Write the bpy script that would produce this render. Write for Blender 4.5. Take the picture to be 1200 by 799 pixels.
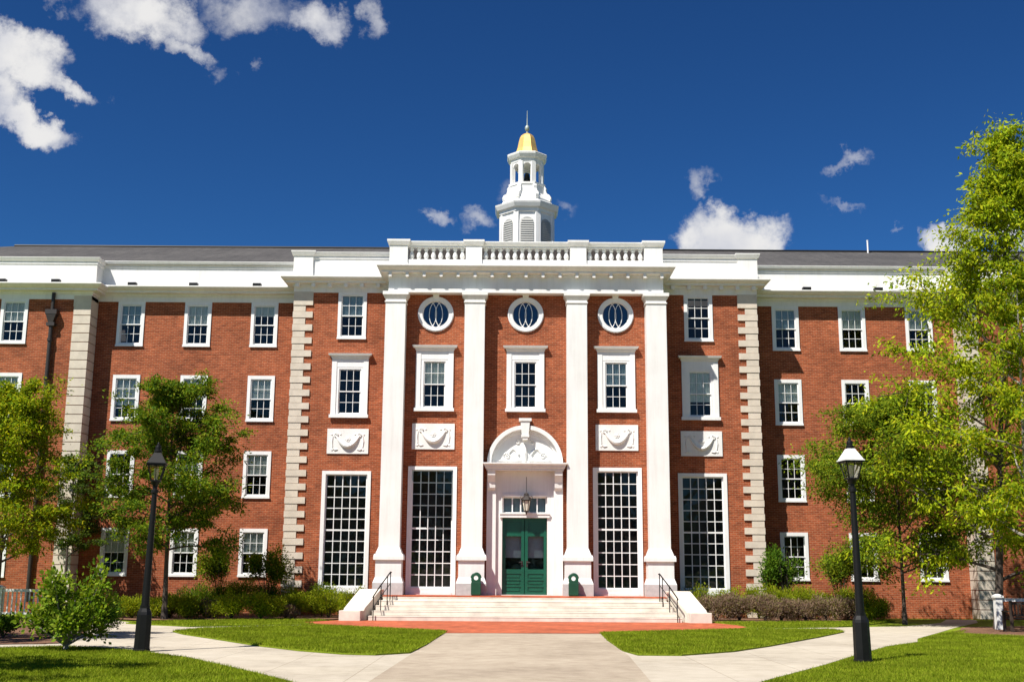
import bpy, bmesh, math, random
import numpy as np
from mathutils import Matrix, Vector
R=math.radians
for o in list(bpy.data.objects): bpy.data.objects.remove(o)
S=bpy.context.scene; COL=S.collection
# ---------------- camera, sky, sun, exposure ----------------
cam=bpy.data.cameras.new('camera'); cam.sensor_width=36; cam.lens=36*1352/1200; cam.clip_start=.1; cam.clip_end=3000
camo=bpy.data.objects.new('camera',cam); COL.objects.link(camo)
camo.matrix_world=Matrix.Translation((-.55,-46,1.72))@Matrix.Rotation(R(90+11.37),4,'X')@Matrix.Rotation(R(.4),4,'Z')
S.camera=camo
SUN_AZ,SUN_EL=41,54.5            # light travels to the right of, and into, the facade
EXPOSURE=0.72
sl=bpy.data.lights.new('sun','SUN'); sl.energy=4.9; sl.angle=R(.5); sl.color=(1,.95,.87)
so=bpy.data.objects.new('sun',sl); COL.objects.link(so)
tr=Vector((math.sin(R(SUN_AZ))*math.cos(R(SUN_EL)),math.cos(R(SUN_AZ))*math.cos(R(SUN_EL)),-math.sin(R(SUN_EL))))
so.rotation_euler=tr.to_track_quat('-Z','Y').to_euler(); so.location=(-20,-40,50)
S.view_settings.view_transform='Standard'; S.view_settings.look='None'; S.view_settings.exposure=EXPOSURE; S.view_settings.gamma=1
S.view_settings.use_curve_mapping=False
W=bpy.data.worlds.new('World'); S.world=W; W.use_nodes=True
CLOUDS=[((-0.3847,0.8350,0.3934),(19.8798,8.6499,-0.1916),(-8.0854,11.4095,-33.3969),2.30),
((-0.3529,0.8561,0.3775),(22.9843,11.6410,-6.2412),(-31.8287,18.7204,-73.5312),1.70),
((-0.3809,0.8568,0.3475),(17.8509,9.9324,-6.3644),(-25.5667,10.5589,-55.5022),2.20),
((-0.3947,0.8427,0.3662),(44.0453,16.7127,7.6501),(-2.2321,12.0979,-31.6060),1.90),
((-0.2914,0.8523,0.4345),(17.0735,5.5552,-0.5976),(-8.4930,13.6611,-33.6460),1.90),
((-0.2633,0.8712,0.4144),(28.8526,14.2333,-12.7977),(-41.2661,18.5768,-66.4743),1.50),
((-0.2105,0.8689,0.4481),(17.8783,2.9095,1.6409),(-2.2907,20.3408,-41.6344),1.05),
((-0.1623,0.8808,0.4447),(33.7578,4.3978,2.4812),(-1.7300,21.2932,-43.9279),1.50),
((-0.1166,0.8874,0.4461),(74.2155,7.1083,4.1399),(-1.3181,24.5578,-50.3154),1.00),
((-0.2410,0.8860,0.3961),(101.8480,22.3162,10.7817),(-3.8253,33.6422,-78.8439),0.75),
((-0.2142,0.8900,0.4026),(141.8789,27.4587,13.5302),(-4.5109,44.6679,-102.3869),0.75),
((-0.3513,0.8314,0.4305),(93.6501,30.3990,16.5462),(-11.1589,55.0487,-116.5766),0.60),
((0.1840,0.9425,0.2791),(16.9500,-3.5656,-0.9280),(0.6650,8.7395,-31.7418),2.40),
((0.1537,0.9479,0.2790),(36.2329,-5.9667,-1.4864),(0.9929,14.3103,-50.9644),1.80),
((0.2118,0.9374,0.2763),(34.8368,-7.8050,-2.0354),(1.0532,12.3993,-44.6823),1.80),
((0.2698,0.9032,0.3339),(38.9614,-13.9348,4.7072),(26.1162,29.4825,-102.3518),0.95),
((0.1548,0.9346,0.3202),(43.4725,-17.2644,27.8072),(44.5425,13.0045,-61.0593),0.95),
((0.2746,0.9134,0.3005),(44.1050,-11.2672,-7.7202),(-8.9531,65.6495,-193.0173),0.70),
((0.3524,0.8974,0.2656),(34.7251,-13.1299,-3.5970),(1.8163,14.6832,-53.9030),1.80),
((0.3950,0.8789,0.2675),(35.4190,-15.1760,-4.3125),(1.7099,12.2439,-44.6210),1.70),
((-0.0631,0.9514,0.3013),(61.9086,3.1257,1.4421),(0.0485,33.9773,-108.9465),1.00),
((-0.0257,0.9551,0.2951),(39.9747,0.4227,0.4213),(0.3132,19.6660,-65.3276),1.10),
((0.3126,0.9085,0.2773),(134.9609,-69.0001,72.1181),(138.4792,28.0415,-249.8031),0.80),
((-0.0068,0.9464,0.3230),(97.3990,-0.0665,0.6897),(0.6069,31.2232,-93.0072),0.45),
((0.0492,0.9528,0.2995),(68.0945,-3.8207,-0.7040),(2.3673,58.0134,-186.6331),0.40)]

def build_world():
    nt=W.node_tree; N=nt.nodes; L=nt.links; N.clear()
    out=N.new('ShaderNodeOutputWorld'); bg=N.new('ShaderNodeBackground'); L.new(bg.outputs[0],out.inputs[0])
    sky=N.new('ShaderNodeTexSky'); sky.sky_type='NISHITA'; sky.sun_disc=False
    sky.sun_elevation=R(SUN_EL); sky.sun_rotation=R(180+SUN_AZ); sky.altitude=300; sky.air_density=1.0; sky.dust_density=.3; sky.ozone_density=3
    tint=N.new('ShaderNodeMix'); tint.data_type='RGBA'; tint.blend_type='MULTIPLY'; tint.inputs[0].default_value=1
    gm=N.new('ShaderNodeGamma'); gm.inputs[1].default_value=SKYGAMMA; L.new(sky.outputs[0],gm.inputs[0]); L.new(gm.outputs[0],tint.inputs[6]); tint.inputs[7].default_value=SKYTINT
    tc=N.new('ShaderNodeTexCoord'); D=tc.outputs['Generated']
    def math_(op,a,b=None,c=None):
        n=N.new('ShaderNodeMath'); n.operation=op
        for i,x in enumerate((a,b,c)):
            if x is None: continue
            if isinstance(x,(int,float)): n.inputs[i].default_value=x
            else: L.new(x,n.inputs[i])
        return n.outputs[0]
    def dot(sock,vec):
        n=N.new('ShaderNodeVectorMath'); n.operation='DOT_PRODUCT'; L.new(sock,n.inputs[0]); n.inputs[1].default_value=vec
        return n.outputs['Value']
    # a wandering offset makes the outlines ragged
    wn=N.new('ShaderNodeTexNoise'); wn.inputs['Scale'].default_value=26; wn.inputs['Detail'].default_value=9; wn.inputs['Roughness'].default_value=.65; L.new(D,wn.inputs['Vector'])
    wo=N.new('ShaderNodeVectorMath'); wo.operation='MULTIPLY_ADD'; L.new(wn.outputs['Color'],wo.inputs[0])
    wo.inputs[1].default_value=(.07,.07,.07); wo.inputs[2].default_value=(-.035,-.035,-.035)
    wd=N.new('ShaderNodeVectorMath'); wd.operation='ADD'; L.new(D,wd.inputs[0]); L.new(wo.outputs[0],wd.inputs[1])
    best=None
    for c,A,B,s in CLOUDS:
        ca=sum(p*q for p,q in zip(c,A)); cb=sum(p*q for p,q in zip(c,B))
        x=math_('SUBTRACT',dot(wd.outputs[0],A),ca); y=math_('SUBTRACT',dot(wd.outputs[0],B),cb)
        r2=math_('MULTIPLY_ADD',y,y,math_('MULTIPLY',x,x))
        v=math_('MULTIPLY',math_('SUBTRACT',1.0,r2),s)
        best=v if best is None else math_('MAXIMUM',best,v)
    n1=N.new('ShaderNodeTexNoise'); n1.inputs['Scale'].default_value=30; n1.inputs['Detail'].default_value=9; n1.inputs['Roughness'].default_value=.62; L.new(D,n1.inputs['Vector'])
    dens=math_('ADD',best,math_('MULTIPLY',math_('SUBTRACT',n1.outputs['Fac'],.53),2.3))
    mr=N.new('ShaderNodeMapRange'); mr.interpolation_type='SMOOTHSTEP'; L.new(dens,mr.inputs['Value'])
    mr.inputs['From Min'].default_value=.05; mr.inputs['From Max'].default_value=2.0
    mr.inputs['To Max'].default_value=.97
    n2=N.new('ShaderNodeTexNoise'); n2.inputs['Scale'].default_value=17; n2.inputs['Detail'].default_value=6; L.new(D,n2.inputs['Vector'])
    cr=N.new('ShaderNodeMapRange'); L.new(n2.outputs['Fac'],cr.inputs['Value']); cr.inputs['From Min'].default_value=.38; cr.inputs['From Max'].default_value=.56
    cm=N.new('ShaderNodeMix'); cm.data_type='RGBA'; L.new(cr.outputs[0],cm.inputs[0]); cm.inputs[6].default_value=(*[q*CLOUDV for q in (.68,.69,.74)],1); cm.inputs[7].default_value=(*[q*CLOUDV for q in (.86,.85,.84)],1)
    mx=N.new('ShaderNodeMix'); mx.data_type='RGBA'; L.new(mr.outputs[0],mx.inputs[0]); L.new(tint.outputs[2],mx.inputs[6]); L.new(cm.outputs[2],mx.inputs[7])
    L.new(mx.outputs[2],bg.inputs[0]); bg.inputs[1].default_value=SKYSTR
SKYSTR=.10; SKYGAMMA=1.4; SKYTINT=(.080,.176,.255,1); CLOUDV=1/SKYSTR/2**EXPOSURE
build_world()

# ---------------- helpers ----------------
class MB:
    def __init__(s): s.v=[]; s.f=[]; s.m=[]; s.cm=0
    def add(s,vs,fs):
        b=len(s.v); s.v+= [tuple(p) for p in vs]; s.f+=[tuple(b+i for i in f) for f in fs]; s.m+=[s.cm]*len(fs); return s
    def box(s,x0,x1,y0,y1,z0,z1):
        return s.add([(x0,y0,z0),(x1,y0,z0),(x1,y1,z0),(x0,y1,z0),(x0,y0,z1),(x1,y0,z1),(x1,y1,z1),(x0,y1,z1)],
            [(0,3,2,1),(4,5,6,7),(0,1,5,4),(1,2,6,5),(2,3,7,6),(3,0,4,7)])
    def frustum(s,cx,cy,z0,z1,a0,b0,a1,b1):   # half sizes at bottom and top
        return s.add([(cx-a0,cy-b0,z0),(cx+a0,cy-b0,z0),(cx+a0,cy+b0,z0),(cx-a0,cy+b0,z0),(cx-a1,cy-b1,z1),(cx+a1,cy-b1,z1),(cx+a1,cy+b1,z1),(cx-a1,cy+b1,z1)],
            [(0,3,2,1),(4,5,6,7),(0,1,5,4),(1,2,6,5),(2,3,7,6),(3,0,4,7)])
    def prism(s,poly,h0,h1,axis='y'):        # poly in the plane across axis, CCW
        n=len(poly)
        P=(lambda p,h:(p[0],h,p[1])) if axis=='y' else (lambda p,h:(h,p[0],p[1])) if axis=='x' else (lambda p,h:(p[0],p[1],h))
        vs=[P(p,h0) for p in poly]+[P(p,h1) for p in poly]
        return s.add(vs,[tuple(range(n)),tuple(range(2*n-1,n-1,-1))]+[(i,i+n,(i+1)%n+n,(i+1)%n) for i in range(n)])
    def lathe(s,prof,cx=0,cy=0,n=12,rot=0,cap=True):
        vs=[];fs=[]
        for r,z in prof:
            for k in range(n):
                a=rot+2*math.pi*k/n; vs.append((cx+r*math.cos(a),cy+r*math.sin(a),z))
        for i in range(len(prof)-1):
            for k in range(n):
                k2=(k+1)%n; fs.append((i*n+k,i*n+k2,(i+1)*n+k2,(i+1)*n+k))
        if cap:
            fs.append(tuple(range(n-1,-1,-1))); b=(len(prof)-1)*n; fs.append(tuple(b+k for k in range(n)))
        return s.add(vs,fs)
    def tube(s,pts,rad,n=6,closed=False):
        pts=[Vector(p) for p in pts]; m=len(pts)
        if isinstance(rad,(int,float)): rad=[rad]*m
        vs=[];fs=[]
        for i,p in enumerate(pts):
            if closed: t=pts[(i+1)%m]-pts[i-1]
            else: t=pts[min(i+1,m-1)]-pts[max(i-1,0)]
            t.normalize()
            u=t.cross(Vector((0,0,1)) if abs(t.z)<.9 else Vector((1,0,0))).normalized(); w=t.cross(u)
            for k in range(n):
                a=2*math.pi*k/n; vs.append(p+(u*math.cos(a)+w*math.sin(a))*rad[i])
        for i in range(m if closed else m-1):
            j=(i+1)%m
            for k in range(n):
                k2=(k+1)%n; fs.append((i*n+k,i*n+k2,j*n+k2,j*n+k))
        if not closed: fs+= [tuple(range(n-1,-1,-1)),tuple((m-1)*n+k for k in range(n))]
        return s.add(vs,fs)
    def sweep(s,path,prof):                  # profile (outward, z) along a plan path, outward = right-hand side
        P=[Vector((p[0],p[1])) for p in path]; m=len(P); k=len(prof); vs=[];fs=[]
        for i in range(m):
            ds=[]
            if i>0: ds.append((P[i]-P[i-1]).normalized())
            if i<m-1: ds.append((P[i+1]-P[i]).normalized())
            ns=[Vector((d.y,-d.x)) for d in ds]
            o=ns[0] if len(ns)==1 else (ns[0]+ns[1])/(1+ns[0].dot(ns[1]))
            for q,z in prof: vs.append((P[i].x+o.x*q,P[i].y+o.y*q,z))
        for i in range(m-1):
            for j in range(k-1): fs.append((i*k+j,(i+1)*k+j,(i+1)*k+j+1,i*k+j+1))
        fs.append(tuple(range(k))); fs.append(tuple((m-1)*k+j for j in range(k-1,-1,-1)))
        return s.add(vs,fs)
    def build(s,name,mats,parent=None,loc=(0,0,0),smooth=False,fix=False,bevel=0):
        me=bpy.data.meshes.new(name); me.from_pydata(s.v,[],s.f)
        if not isinstance(mats,(list,tuple)): mats=[mats]
        for m in mats: me.materials.append(m)
        if len(mats)>1: me.polygons.foreach_set('material_index',s.m)
        if fix:
            bm=bmesh.new(); bm.from_mesh(me); bmesh.ops.recalc_face_normals(bm,faces=bm.faces); bm.to_mesh(me); bm.free()
        if smooth: me.polygons.foreach_set('use_smooth',[True]*len(me.polygons))
        me.update()
        o=bpy.data.objects.new(name,me); COL.objects.link(o); o.location=loc
        if parent: o.parent=parent
        if smooth: 
            try: me.set_sharp_from_angle(angle=R(40))
            except Exception: pass
        if bevel:
            b=o.modifiers.new('bevel','BEVEL'); b.width=bevel; b.segments=2; b.limit_method='ANGLE'
        return o
def tag(o,label,cat,group=None,kind=None):
    if label: o['label']=label
    if cat: o['category']=cat
    if group: o['group']=group
    if kind: o['kind']=kind
    return o
def thing(name,label,cat,loc=(0,0,0),group=None):
    o=bpy.data.objects.new(name,None); COL.objects.link(o); o.location=loc; o.empty_display_size=.3
    return tag(o,label,cat,group)
KIDS={}
def children(o): return [c for c in bpy.data.objects if c.parent==o]
def copy_tree(o,loc=None,parent='same',rz=None,scale=None):
    c=o.copy(); COL.objects.link(c)
    if parent!='same': c.parent=parent
    if loc is not None: c.location=loc
    if rz is not None: c.rotation_euler=(0,0,rz)
    if scale is not None: c.scale=scale
    for k in children(o): copy_tree(k,parent=c)
    return c
def raw_mesh(name,verts,faces_n,mat,parent=None,loc=(0,0,0)):   # verts (k*n,3): k separate faces of n corners
    k=len(verts)//faces_n; me=bpy.data.meshes.new(name)
    me.vertices.add(len(verts)); me.vertices.foreach_set('co',np.asarray(verts,dtype=np.float32).ravel())
    me.loops.add(len(verts)); me.loops.foreach_set('vertex_index',np.arange(len(verts),dtype=np.int32))
    me.polygons.add(k); me.polygons.foreach_set('loop_start',np.arange(0,len(verts),faces_n,dtype=np.int32))
    me.update(calc_edges=True); me.materials.append(mat)
    o=bpy.data.objects.new(name,me); COL.objects.link(o); o.location=loc
    if parent: o.parent=parent
    return o

# ---------------- materials ----------------
def newmat(name):
    m=bpy.data.materials.new(name); m.use_nodes=True; nt=m.node_tree
    b=nt.nodes['Principled BSDF']; return m,nt.nodes,nt.links,b
def paint(name,col,rough=.5,var=.06,scale=1.5,metal=0,bump=0,spec=.5,streak=0):
    m,N,L,b=newmat(name); tc=N.new('ShaderNodeTexCoord')
    n=N.new('ShaderNodeTexNoise'); n.inputs['Scale'].default_value=scale; n.inputs['Detail'].default_value=7; n.inputs['Roughness'].default_value=.6; L.new(tc.outputs['Object'],n.inputs['Vector'])
    r=N.new('ShaderNodeValToRGB'); L.new(n.outputs['Fac'],r.inputs[0])
    r.color_ramp.elements[0].position=.3; r.color_ramp.elements[1].position=.7
    r.color_ramp.elements[0].color=(*[c*(1-var*1.6) for c in col],1); r.color_ramp.elements[1].color=(*[min(1,c*(1+var*.6)) for c in col],1)
    colo=r.outputs[0]
    if streak:      # rain streaks and grime, long in z
        mp=N.new('ShaderNodeMapping'); mp.inputs['Scale'].default_value=(5,5,.35); L.new(tc.outputs['Object'],mp.inputs[0])
        n3=N.new('ShaderNodeTexNoise'); n3.inputs['Scale'].default_value=1; n3.inputs['Detail'].default_value=6; n3.inputs['Roughness'].default_value=.7; L.new(mp.outputs[0],n3.inputs['Vector'])
        r3=N.new('ShaderNodeValToRGB'); L.new(n3.outputs['Fac'],r3.inputs[0]); r3.color_ramp.elements[0].position=.32; r3.color_ramp.elements[1].position=.55
        r3.color_ramp.elements[0].color=(1-streak,1-streak*1.05,1-streak*1.2,1); r3.color_ramp.elements[1].color=(1,1,1,1)
        mxs=N.new('ShaderNodeMix'); mxs.data_type='RGBA'; mxs.blend_type='MULTIPLY'; mxs.inputs[0].default_value=1; L.new(colo,mxs.inputs[6]); L.new(r3.outputs[0],mxs.inputs[7]); colo=mxs.outputs[2]
    L.new(colo,b.inputs['Base Color']); b.inputs['Roughness'].default_value=rough; b.inputs['Metallic'].default_value=metal
    b.inputs['Specular IOR Level'].default_value=spec
    if bump:
        n2=N.new('ShaderNodeTexNoise'); n2.inputs['Scale'].default_value=scale*25; n2.inputs['Detail'].default_value=4; L.new(tc.outputs['Object'],n2.inputs['Vector'])
        bp=N.new('ShaderNodeBump'); bp.inputs['Strength'].default_value=bump; bp.inputs['Distance'].default_value=.02; L.new(n2.outputs['Fac'],bp.inputs['Height']); L.new(bp.outputs[0],b.inputs['Normal'])
    return m
def brick_mat(name,c1,c2,mortar,bw=.22,bh=.075,flat=False,mort=.009,seed=0):
    m,N,L,b=newmat(name); tc=N.new('ShaderNodeTexCoord'); sp=N.new('ShaderNodeSeparateXYZ'); L.new(tc.outputs['Object'],sp.inputs[0])
    cb=N.new('ShaderNodeCombineXYZ')
    if flat: L.new(sp.outputs[0],cb.inputs[0]); L.new(sp.outputs[1],cb.inputs[1])
    else:
        a=N.new('ShaderNodeMath'); a.operation='ADD'; L.new(sp.outputs[0],a.inputs[0]); L.new(sp.outputs[1],a.inputs[1]); L.new(a.outputs[0],cb.inputs[0]); L.new(sp.outputs[2],cb.inputs[1])
    t=N.new('ShaderNodeTexBrick'); L.new(cb.outputs[0],t.inputs['Vector']); t.inputs['Scale'].default_value=1
    t.inputs['Brick Width'].default_value=bw; t.inputs['Row Height'].default_value=bh; t.inputs['Mortar Size'].default_value=mort; t.inputs['Mortar Smooth'].default_value=.3; t.inputs['Bias'].default_value=-.2
    t.inputs['Color1'].default_value=(*c1,1); t.inputs['Color2'].default_value=(*c2,1); t.inputs['Mortar'].default_value=(*mortar,1)
    # weathering: broad patches and short streaks
    n=N.new('ShaderNodeTexNoise'); n.inputs['Scale'].default_value=.55; n.inputs['Detail'].default_value=8; n.inputs['Roughness'].default_value=.65; L.new(tc.outputs['Object'],n.inputs['Vector'])
    mr=N.new('ShaderNodeMapRange'); L.new(n.outputs['Fac'],mr.inputs[0]); mr.inputs[1].default_value=.3; mr.inputs[2].default_value=.7; mr.inputs[3].default_value=.70; mr.inputs[4].default_value=1.25
    n2=N.new('ShaderNodeTexNoise'); n2.inputs['Scale'].default_value=1; n2.inputs['Detail'].default_value=3
    mp=N.new('ShaderNodeMapping'); mp.inputs['Scale'].default_value=(3.2,3.2,9); L.new(tc.outputs['Object'],mp.inputs[0]); L.new(mp.outputs[0],n2.inputs['Vector'])
    mr2=N.new('ShaderNodeMapRange'); L.new(n2.outputs['Fac'],mr2.inputs[0]); mr2.inputs[1].default_value=.3; mr2.inputs[2].default_value=.7; mr2.inputs[3].default_value=.74; mr2.inputs[4].default_value=1.26
    mm=N.new('ShaderNodeMath'); mm.operation='MULTIPLY'; L.new(mr.outputs[0],mm.inputs[0]); L.new(mr2.outputs[0],mm.inputs[1])
    mx=N.new('ShaderNodeMix'); mx.data_type='RGBA'; mx.blend_type='MULTIPLY'; mx.inputs[0].default_value=1; L.new(t.outputs['Color'],mx.inputs[6]); L.new(mm.outputs[0],mx.inputs[7])
    L.new(mx.outputs[2],b.inputs['Base Color']); b.inputs['Roughness'].default_value=.85; b.inputs['Specular IOR Level'].default_value=.2
    bp=N.new('ShaderNodeBump'); bp.inputs['Strength'].default_value=.5; bp.inputs['Distance'].default_value=.01; bp.invert=True; L.new(t.outputs['Fac'],bp.inputs['Height']); L.new(bp.outputs[0],b.inputs['Normal'])
    return m
def glass_mat(name,tint=(.75,.85,.88),refl=1.0):
    m,N,L,b=newmat(name); N.remove(b); out=[n for n in N if n.type=='OUTPUT_MATERIAL'][0]
    t=N.new('ShaderNodeBsdfTransparent'); t.inputs[0].default_value=(*tint,1)
    g=N.new('ShaderNodeBsdfGlossy'); g.inputs['Roughness'].default_value=.03
    tc=N.new('ShaderNodeTexCoord'); n=N.new('ShaderNodeTexNoise'); n.inputs['Scale'].default_value=2.2; L.new(tc.outputs['Object'],n.inputs['Vector'])
    bp=N.new('ShaderNodeBump'); bp.inputs['Strength'].default_value=.12; bp.inputs['Distance'].default_value=.05; L.new(n.outputs['Fac'],bp.inputs['Height']); L.new(bp.outputs[0],g.inputs['Normal'])
    f=N.new('ShaderNodeFresnel'); f.inputs['IOR'].default_value=1.5
    mu=N.new('ShaderNodeMath'); mu.operation='MULTIPLY'; mu.inputs[1].default_value=.9*refl; L.new(f.outputs[0],mu.inputs[0]); mu.use_clamp=True
    mx=N.new('ShaderNodeMixShader'); L.new(mu.outputs[0],mx.inputs[0]); L.new(t.outputs[0],mx.inputs[1]); L.new(g.outputs[0],mx.inputs[2]); L.new(mx.outputs[0],out.inputs[0])
    return m
def leaf_mat(name,cols,trans=.35,rough=.55):
    m,N,L,b=newmat(name); N.remove(b); out=[n for n in N if n.type=='OUTPUT_MATERIAL'][0]
    g=N.new('ShaderNodeNewGeometry'); r=N.new('ShaderNodeValToRGB'); L.new(g.outputs['Random Per Island'],r.inputs[0])
    el=r.color_ramp.elements
    while len(el)<len(cols): el.new(.5)
    for i,c in enumerate(cols): el[i].position=i/(len(cols)-1); el[i].color=(*c,1)
    tc=N.new('ShaderNodeTexCoord'); n=N.new('ShaderNodeTexNoise'); n.inputs['Scale'].default_value=.9; n.inputs['Detail'].default_value=3; L.new(tc.outputs['Object'],n.inputs['Vector'])
    mr=N.new('ShaderNodeMapRange'); L.new(n.outputs['Fac'],mr.inputs[0]); mr.inputs[1].default_value=.3; mr.inputs[2].default_value=.7; mr.inputs[3].default_value=.72; mr.inputs[4].default_value=1.28
    mx=N.new('ShaderNodeMix'); mx.data_type='RGBA'; mx.blend_type='MULTIPLY'; mx.inputs[0].default_value=1; L.new(r.outputs[0],mx.inputs[6]); L.new(mr.outputs[0],mx.inputs[7])
    d=N.new('ShaderNodeBsdfPrincipled'); d.inputs['Roughness'].default_value=.75; d.inputs['Specular IOR Level'].default_value=.08; L.new(mx.outputs[2],d.inputs['Base Color'])
    t=N.new('ShaderNodeBsdfTranslucent'); mt=N.new('ShaderNodeMix'); mt.data_type='RGBA'; mt.blend_type='MULTIPLY'; mt.inputs[0].default_value=1; L.new(mx.outputs[2],mt.inputs[6]); mt.inputs[7].default_value=(1.3,1.25,.35,1); L.new(mt.outputs[2],t.inputs[0])
    ms=N.new('ShaderNodeMixShader'); ms.inputs[0].default_value=trans; L.new(d.outputs[0],ms.inputs[1]); L.new(t.outputs[0],ms.inputs[2]); L.new(ms.outputs[0],out.inputs[0])
    return m
def ground_mat(name,c0,c1,c2,scale=(.25,3,40),rough=.95,bump=.4,joints=None,dark=(.6,.6,.6)):
    m,N,L,b=newmat(name); tc=N.new('ShaderNodeTexCoord')
    def noise(s,d): 
        n=N.new('ShaderNodeTexNoise'); n.inputs['Scale'].default_value=s; n.inputs['Detail'].default_value=d; n.inputs['Roughness'].default_value=.65; L.new(tc.outputs['Object'],n.inputs['Vector']); return n.outputs['Fac']
    def add(a,b,wa,wb):
        x=N.new('ShaderNodeMath'); x.operation='MULTIPLY'; L.new(a,x.inputs[0]); x.inputs[1].default_value=wa
        y=N.new('ShaderNodeMath'); y.operation='MULTIPLY_ADD'; L.new(b,y.inputs[0]); y.inputs[1].default_value=wb; L.new(x.outputs[0],y.inputs[2]); return y.outputs[0]
    f=add(add(noise(scale[0],5),noise(scale[1],5),.4,.3),noise(scale[2],4),1,.3)
    r=N.new('ShaderNodeValToRGB'); L.new(f,r.inputs[0]); el=r.color_ramp.elements; el.new(.5)
    for e,p,c in zip(el,(.38,.5,.62),(c0,c1,c2)): e.position=p; e.color=(*c,1)
    col=r.outputs[0]
    if joints:
        t=N.new('ShaderNodeTexBrick'); L.new(tc.outputs['Object'],t.inputs['Vector']); t.offset=0; t.inputs['Scale'].default_value=1
        t.inputs['Brick Width'].default_value=joints[0]; t.inputs['Row Height'].default_value=joints[1]; t.inputs['Mortar Size'].default_value=.012
        t.inputs['Color1'].default_value=(1,1,1,1); t.inputs['Color2'].default_value=(.93,.93,.94,1); t.inputs['Mortar'].default_value=(*dark,1)
        mx=N.new('ShaderNodeMix'); mx.data_type='RGBA'; mx.blend_type='MULTIPLY'; mx.inputs[0].default_value=1; L.new(col,mx.inputs[6]); L.new(t.outputs['Color'],mx.inputs[7]); col=mx.outputs[2]
    L.new(col,b.inputs['Base Color']); b.inputs['Roughness'].default_value=rough; b.inputs['Specular IOR Level'].default_value=.2
    bp=N.new('ShaderNodeBump'); bp.inputs['Strength'].default_value=bump; bp.inputs['Distance'].default_value=.02; L.new(noise(scale[2]*1.5,3),bp.inputs['Height']); L.new(bp.outputs[0],b.inputs['Normal'])
    return m
M_BRICK=brick_mat('red_brick',(.315,.075,.027),(.20,.044,.018),(.35,.17,.095))
M_WHITE=paint('white_paint',(.77,.76,.735),.55,.05,.8,streak=.09)
M_TRIM=paint('white_window_paint',(.77,.77,.76),.45,.03,3,streak=.07)
M_LIME=paint('cream_limestone',(.60,.525,.43),.85,.10,2.5,bump=.3)
M_GRAN=paint('pale_granite',(.62,.58,.53),.8,.10,5,bump=.3)
M_STEP=paint('step_granite',(.70,.635,.54),.8,.16,1.6,bump=.25)
M_GREYG=paint('grey_granite',(.48,.47,.46),.75,.10,6,bump=.2)
M_ROOF=ground_mat('roof_slate',(.055,.052,.052),(.078,.074,.072),(.11,.103,.098),(.5,4,22),.8,.5,joints=(.5,.3),dark=(.55,.55,.55))
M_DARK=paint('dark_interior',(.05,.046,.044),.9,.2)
M_BLACK=paint('black_iron',(.006,.006,.006),.5,.2,6,spec=.25)
M_BROWN=paint('brown_metal',(.03,.022,.018),.5,.2,4)
M_GREEN=paint('green_door_paint',(.006,.085,.048),.32,.12,1.5)
M_BIN=paint('green_bin_paint',(.008,.07,.035),.4,.15,3)
M_GOLD=paint('gold_leaf',(.98,.62,.20),.5,.08,3,metal=.75)
M_LOUV=paint('grey_louver_paint',(.36,.36,.34),.6,.08)
M_BRONZE=paint('bell_bronze',(.02,.02,.018),.5,.2,4,metal=.4)
M_GLASS=glass_mat('window_glass',(.92,.96,.95))
M_OGLASS=glass_mat('sky_reflection_round_glass',(.55,.62,.75),3.2)  # blue tint and boosted gloss stand in for the mirrored sky
M_LGLASS=glass_mat('lamp_glass',(.88,.86,.80),.7)
M_BLIND=paint('pale_blind',(.66,.70,.64),.8,.08,6)
M_BLINDB=paint('blue_grey_blind',(.34,.44,.48),.8,.08,6)
M_FROST=paint('frosted_lamp_pane',(.70,.66,.54),.5,.1,3)
M_WOOD=paint('dark_bench_wood',(.05,.032,.022),.7,.3,6)
M_BARK=paint('tree_bark',(.075,.055,.042),.9,.35,5,bump=.6)
M_PALEBARK=paint('pale_grey_bark',(.30,.27,.23),.9,.3,5,bump=.5)
M_CONC=ground_mat('path_concrete',(.34,.295,.23),(.46,.405,.32),(.53,.475,.385),(.3,2.2,45),.9,.2,joints=(1.6,1.6),dark=(.72,.70,.68))
M_AGG=ground_mat('aggregate_concrete',(.25,.20,.148),(.37,.305,.23),(.46,.39,.30),(.3,2.6,60),.9,.4)
M_PAVER=brick_mat('paving_brick',(.44,.105,.045),(.33,.075,.034),(.34,.12,.065),.2,.1,flat=True,mort=.006)
M_LAWN=ground_mat('lawn_turf',(.10,.145,.005),(.16,.215,.009),(.23,.27,.016),(.35,2.5,35),1,.8)
M_MULCH=ground_mat('bark_mulch',(.10,.048,.03),(.19,.10,.062),(.28,.16,.10),(.6,9,55),1,1)
# ---------------- ground ----------------
def sheet(name,poly,z,mat,thick=0):
    bm=bmesh.new(); vs=[bm.verts.new((x,y,0)) for x,y in poly]; f=bm.faces.new(vs)
    if f.normal.z<0 or sum((poly[i][0]*poly[(i+1)%len(poly)][1]-poly[(i+1)%len(poly)][0]*poly[i][1]) for i in range(len(poly)))<0: bmesh.ops.reverse_faces(bm,faces=[f])
    if thick:
        r=bmesh.ops.extrude_face_region(bm,geom=list(bm.faces))
        for e in r['geom']:
            if isinstance(e,bmesh.types.BMVert): e.co.z-=thick
        bmesh.ops.recalc_face_normals(bm,faces=bm.faces)
    bmesh.ops.triangulate(bm,faces=[f for f in bm.faces if len(f.verts)>4])
    me=bpy.data.meshes.new(name); bm.to_mesh(me); bm.free(); me.materials.append(mat)
    o=bpy.data.objects.new(name,me); COL.objects.link(o); o.location.z=z
    o['kind']='structure'; return o
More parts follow.
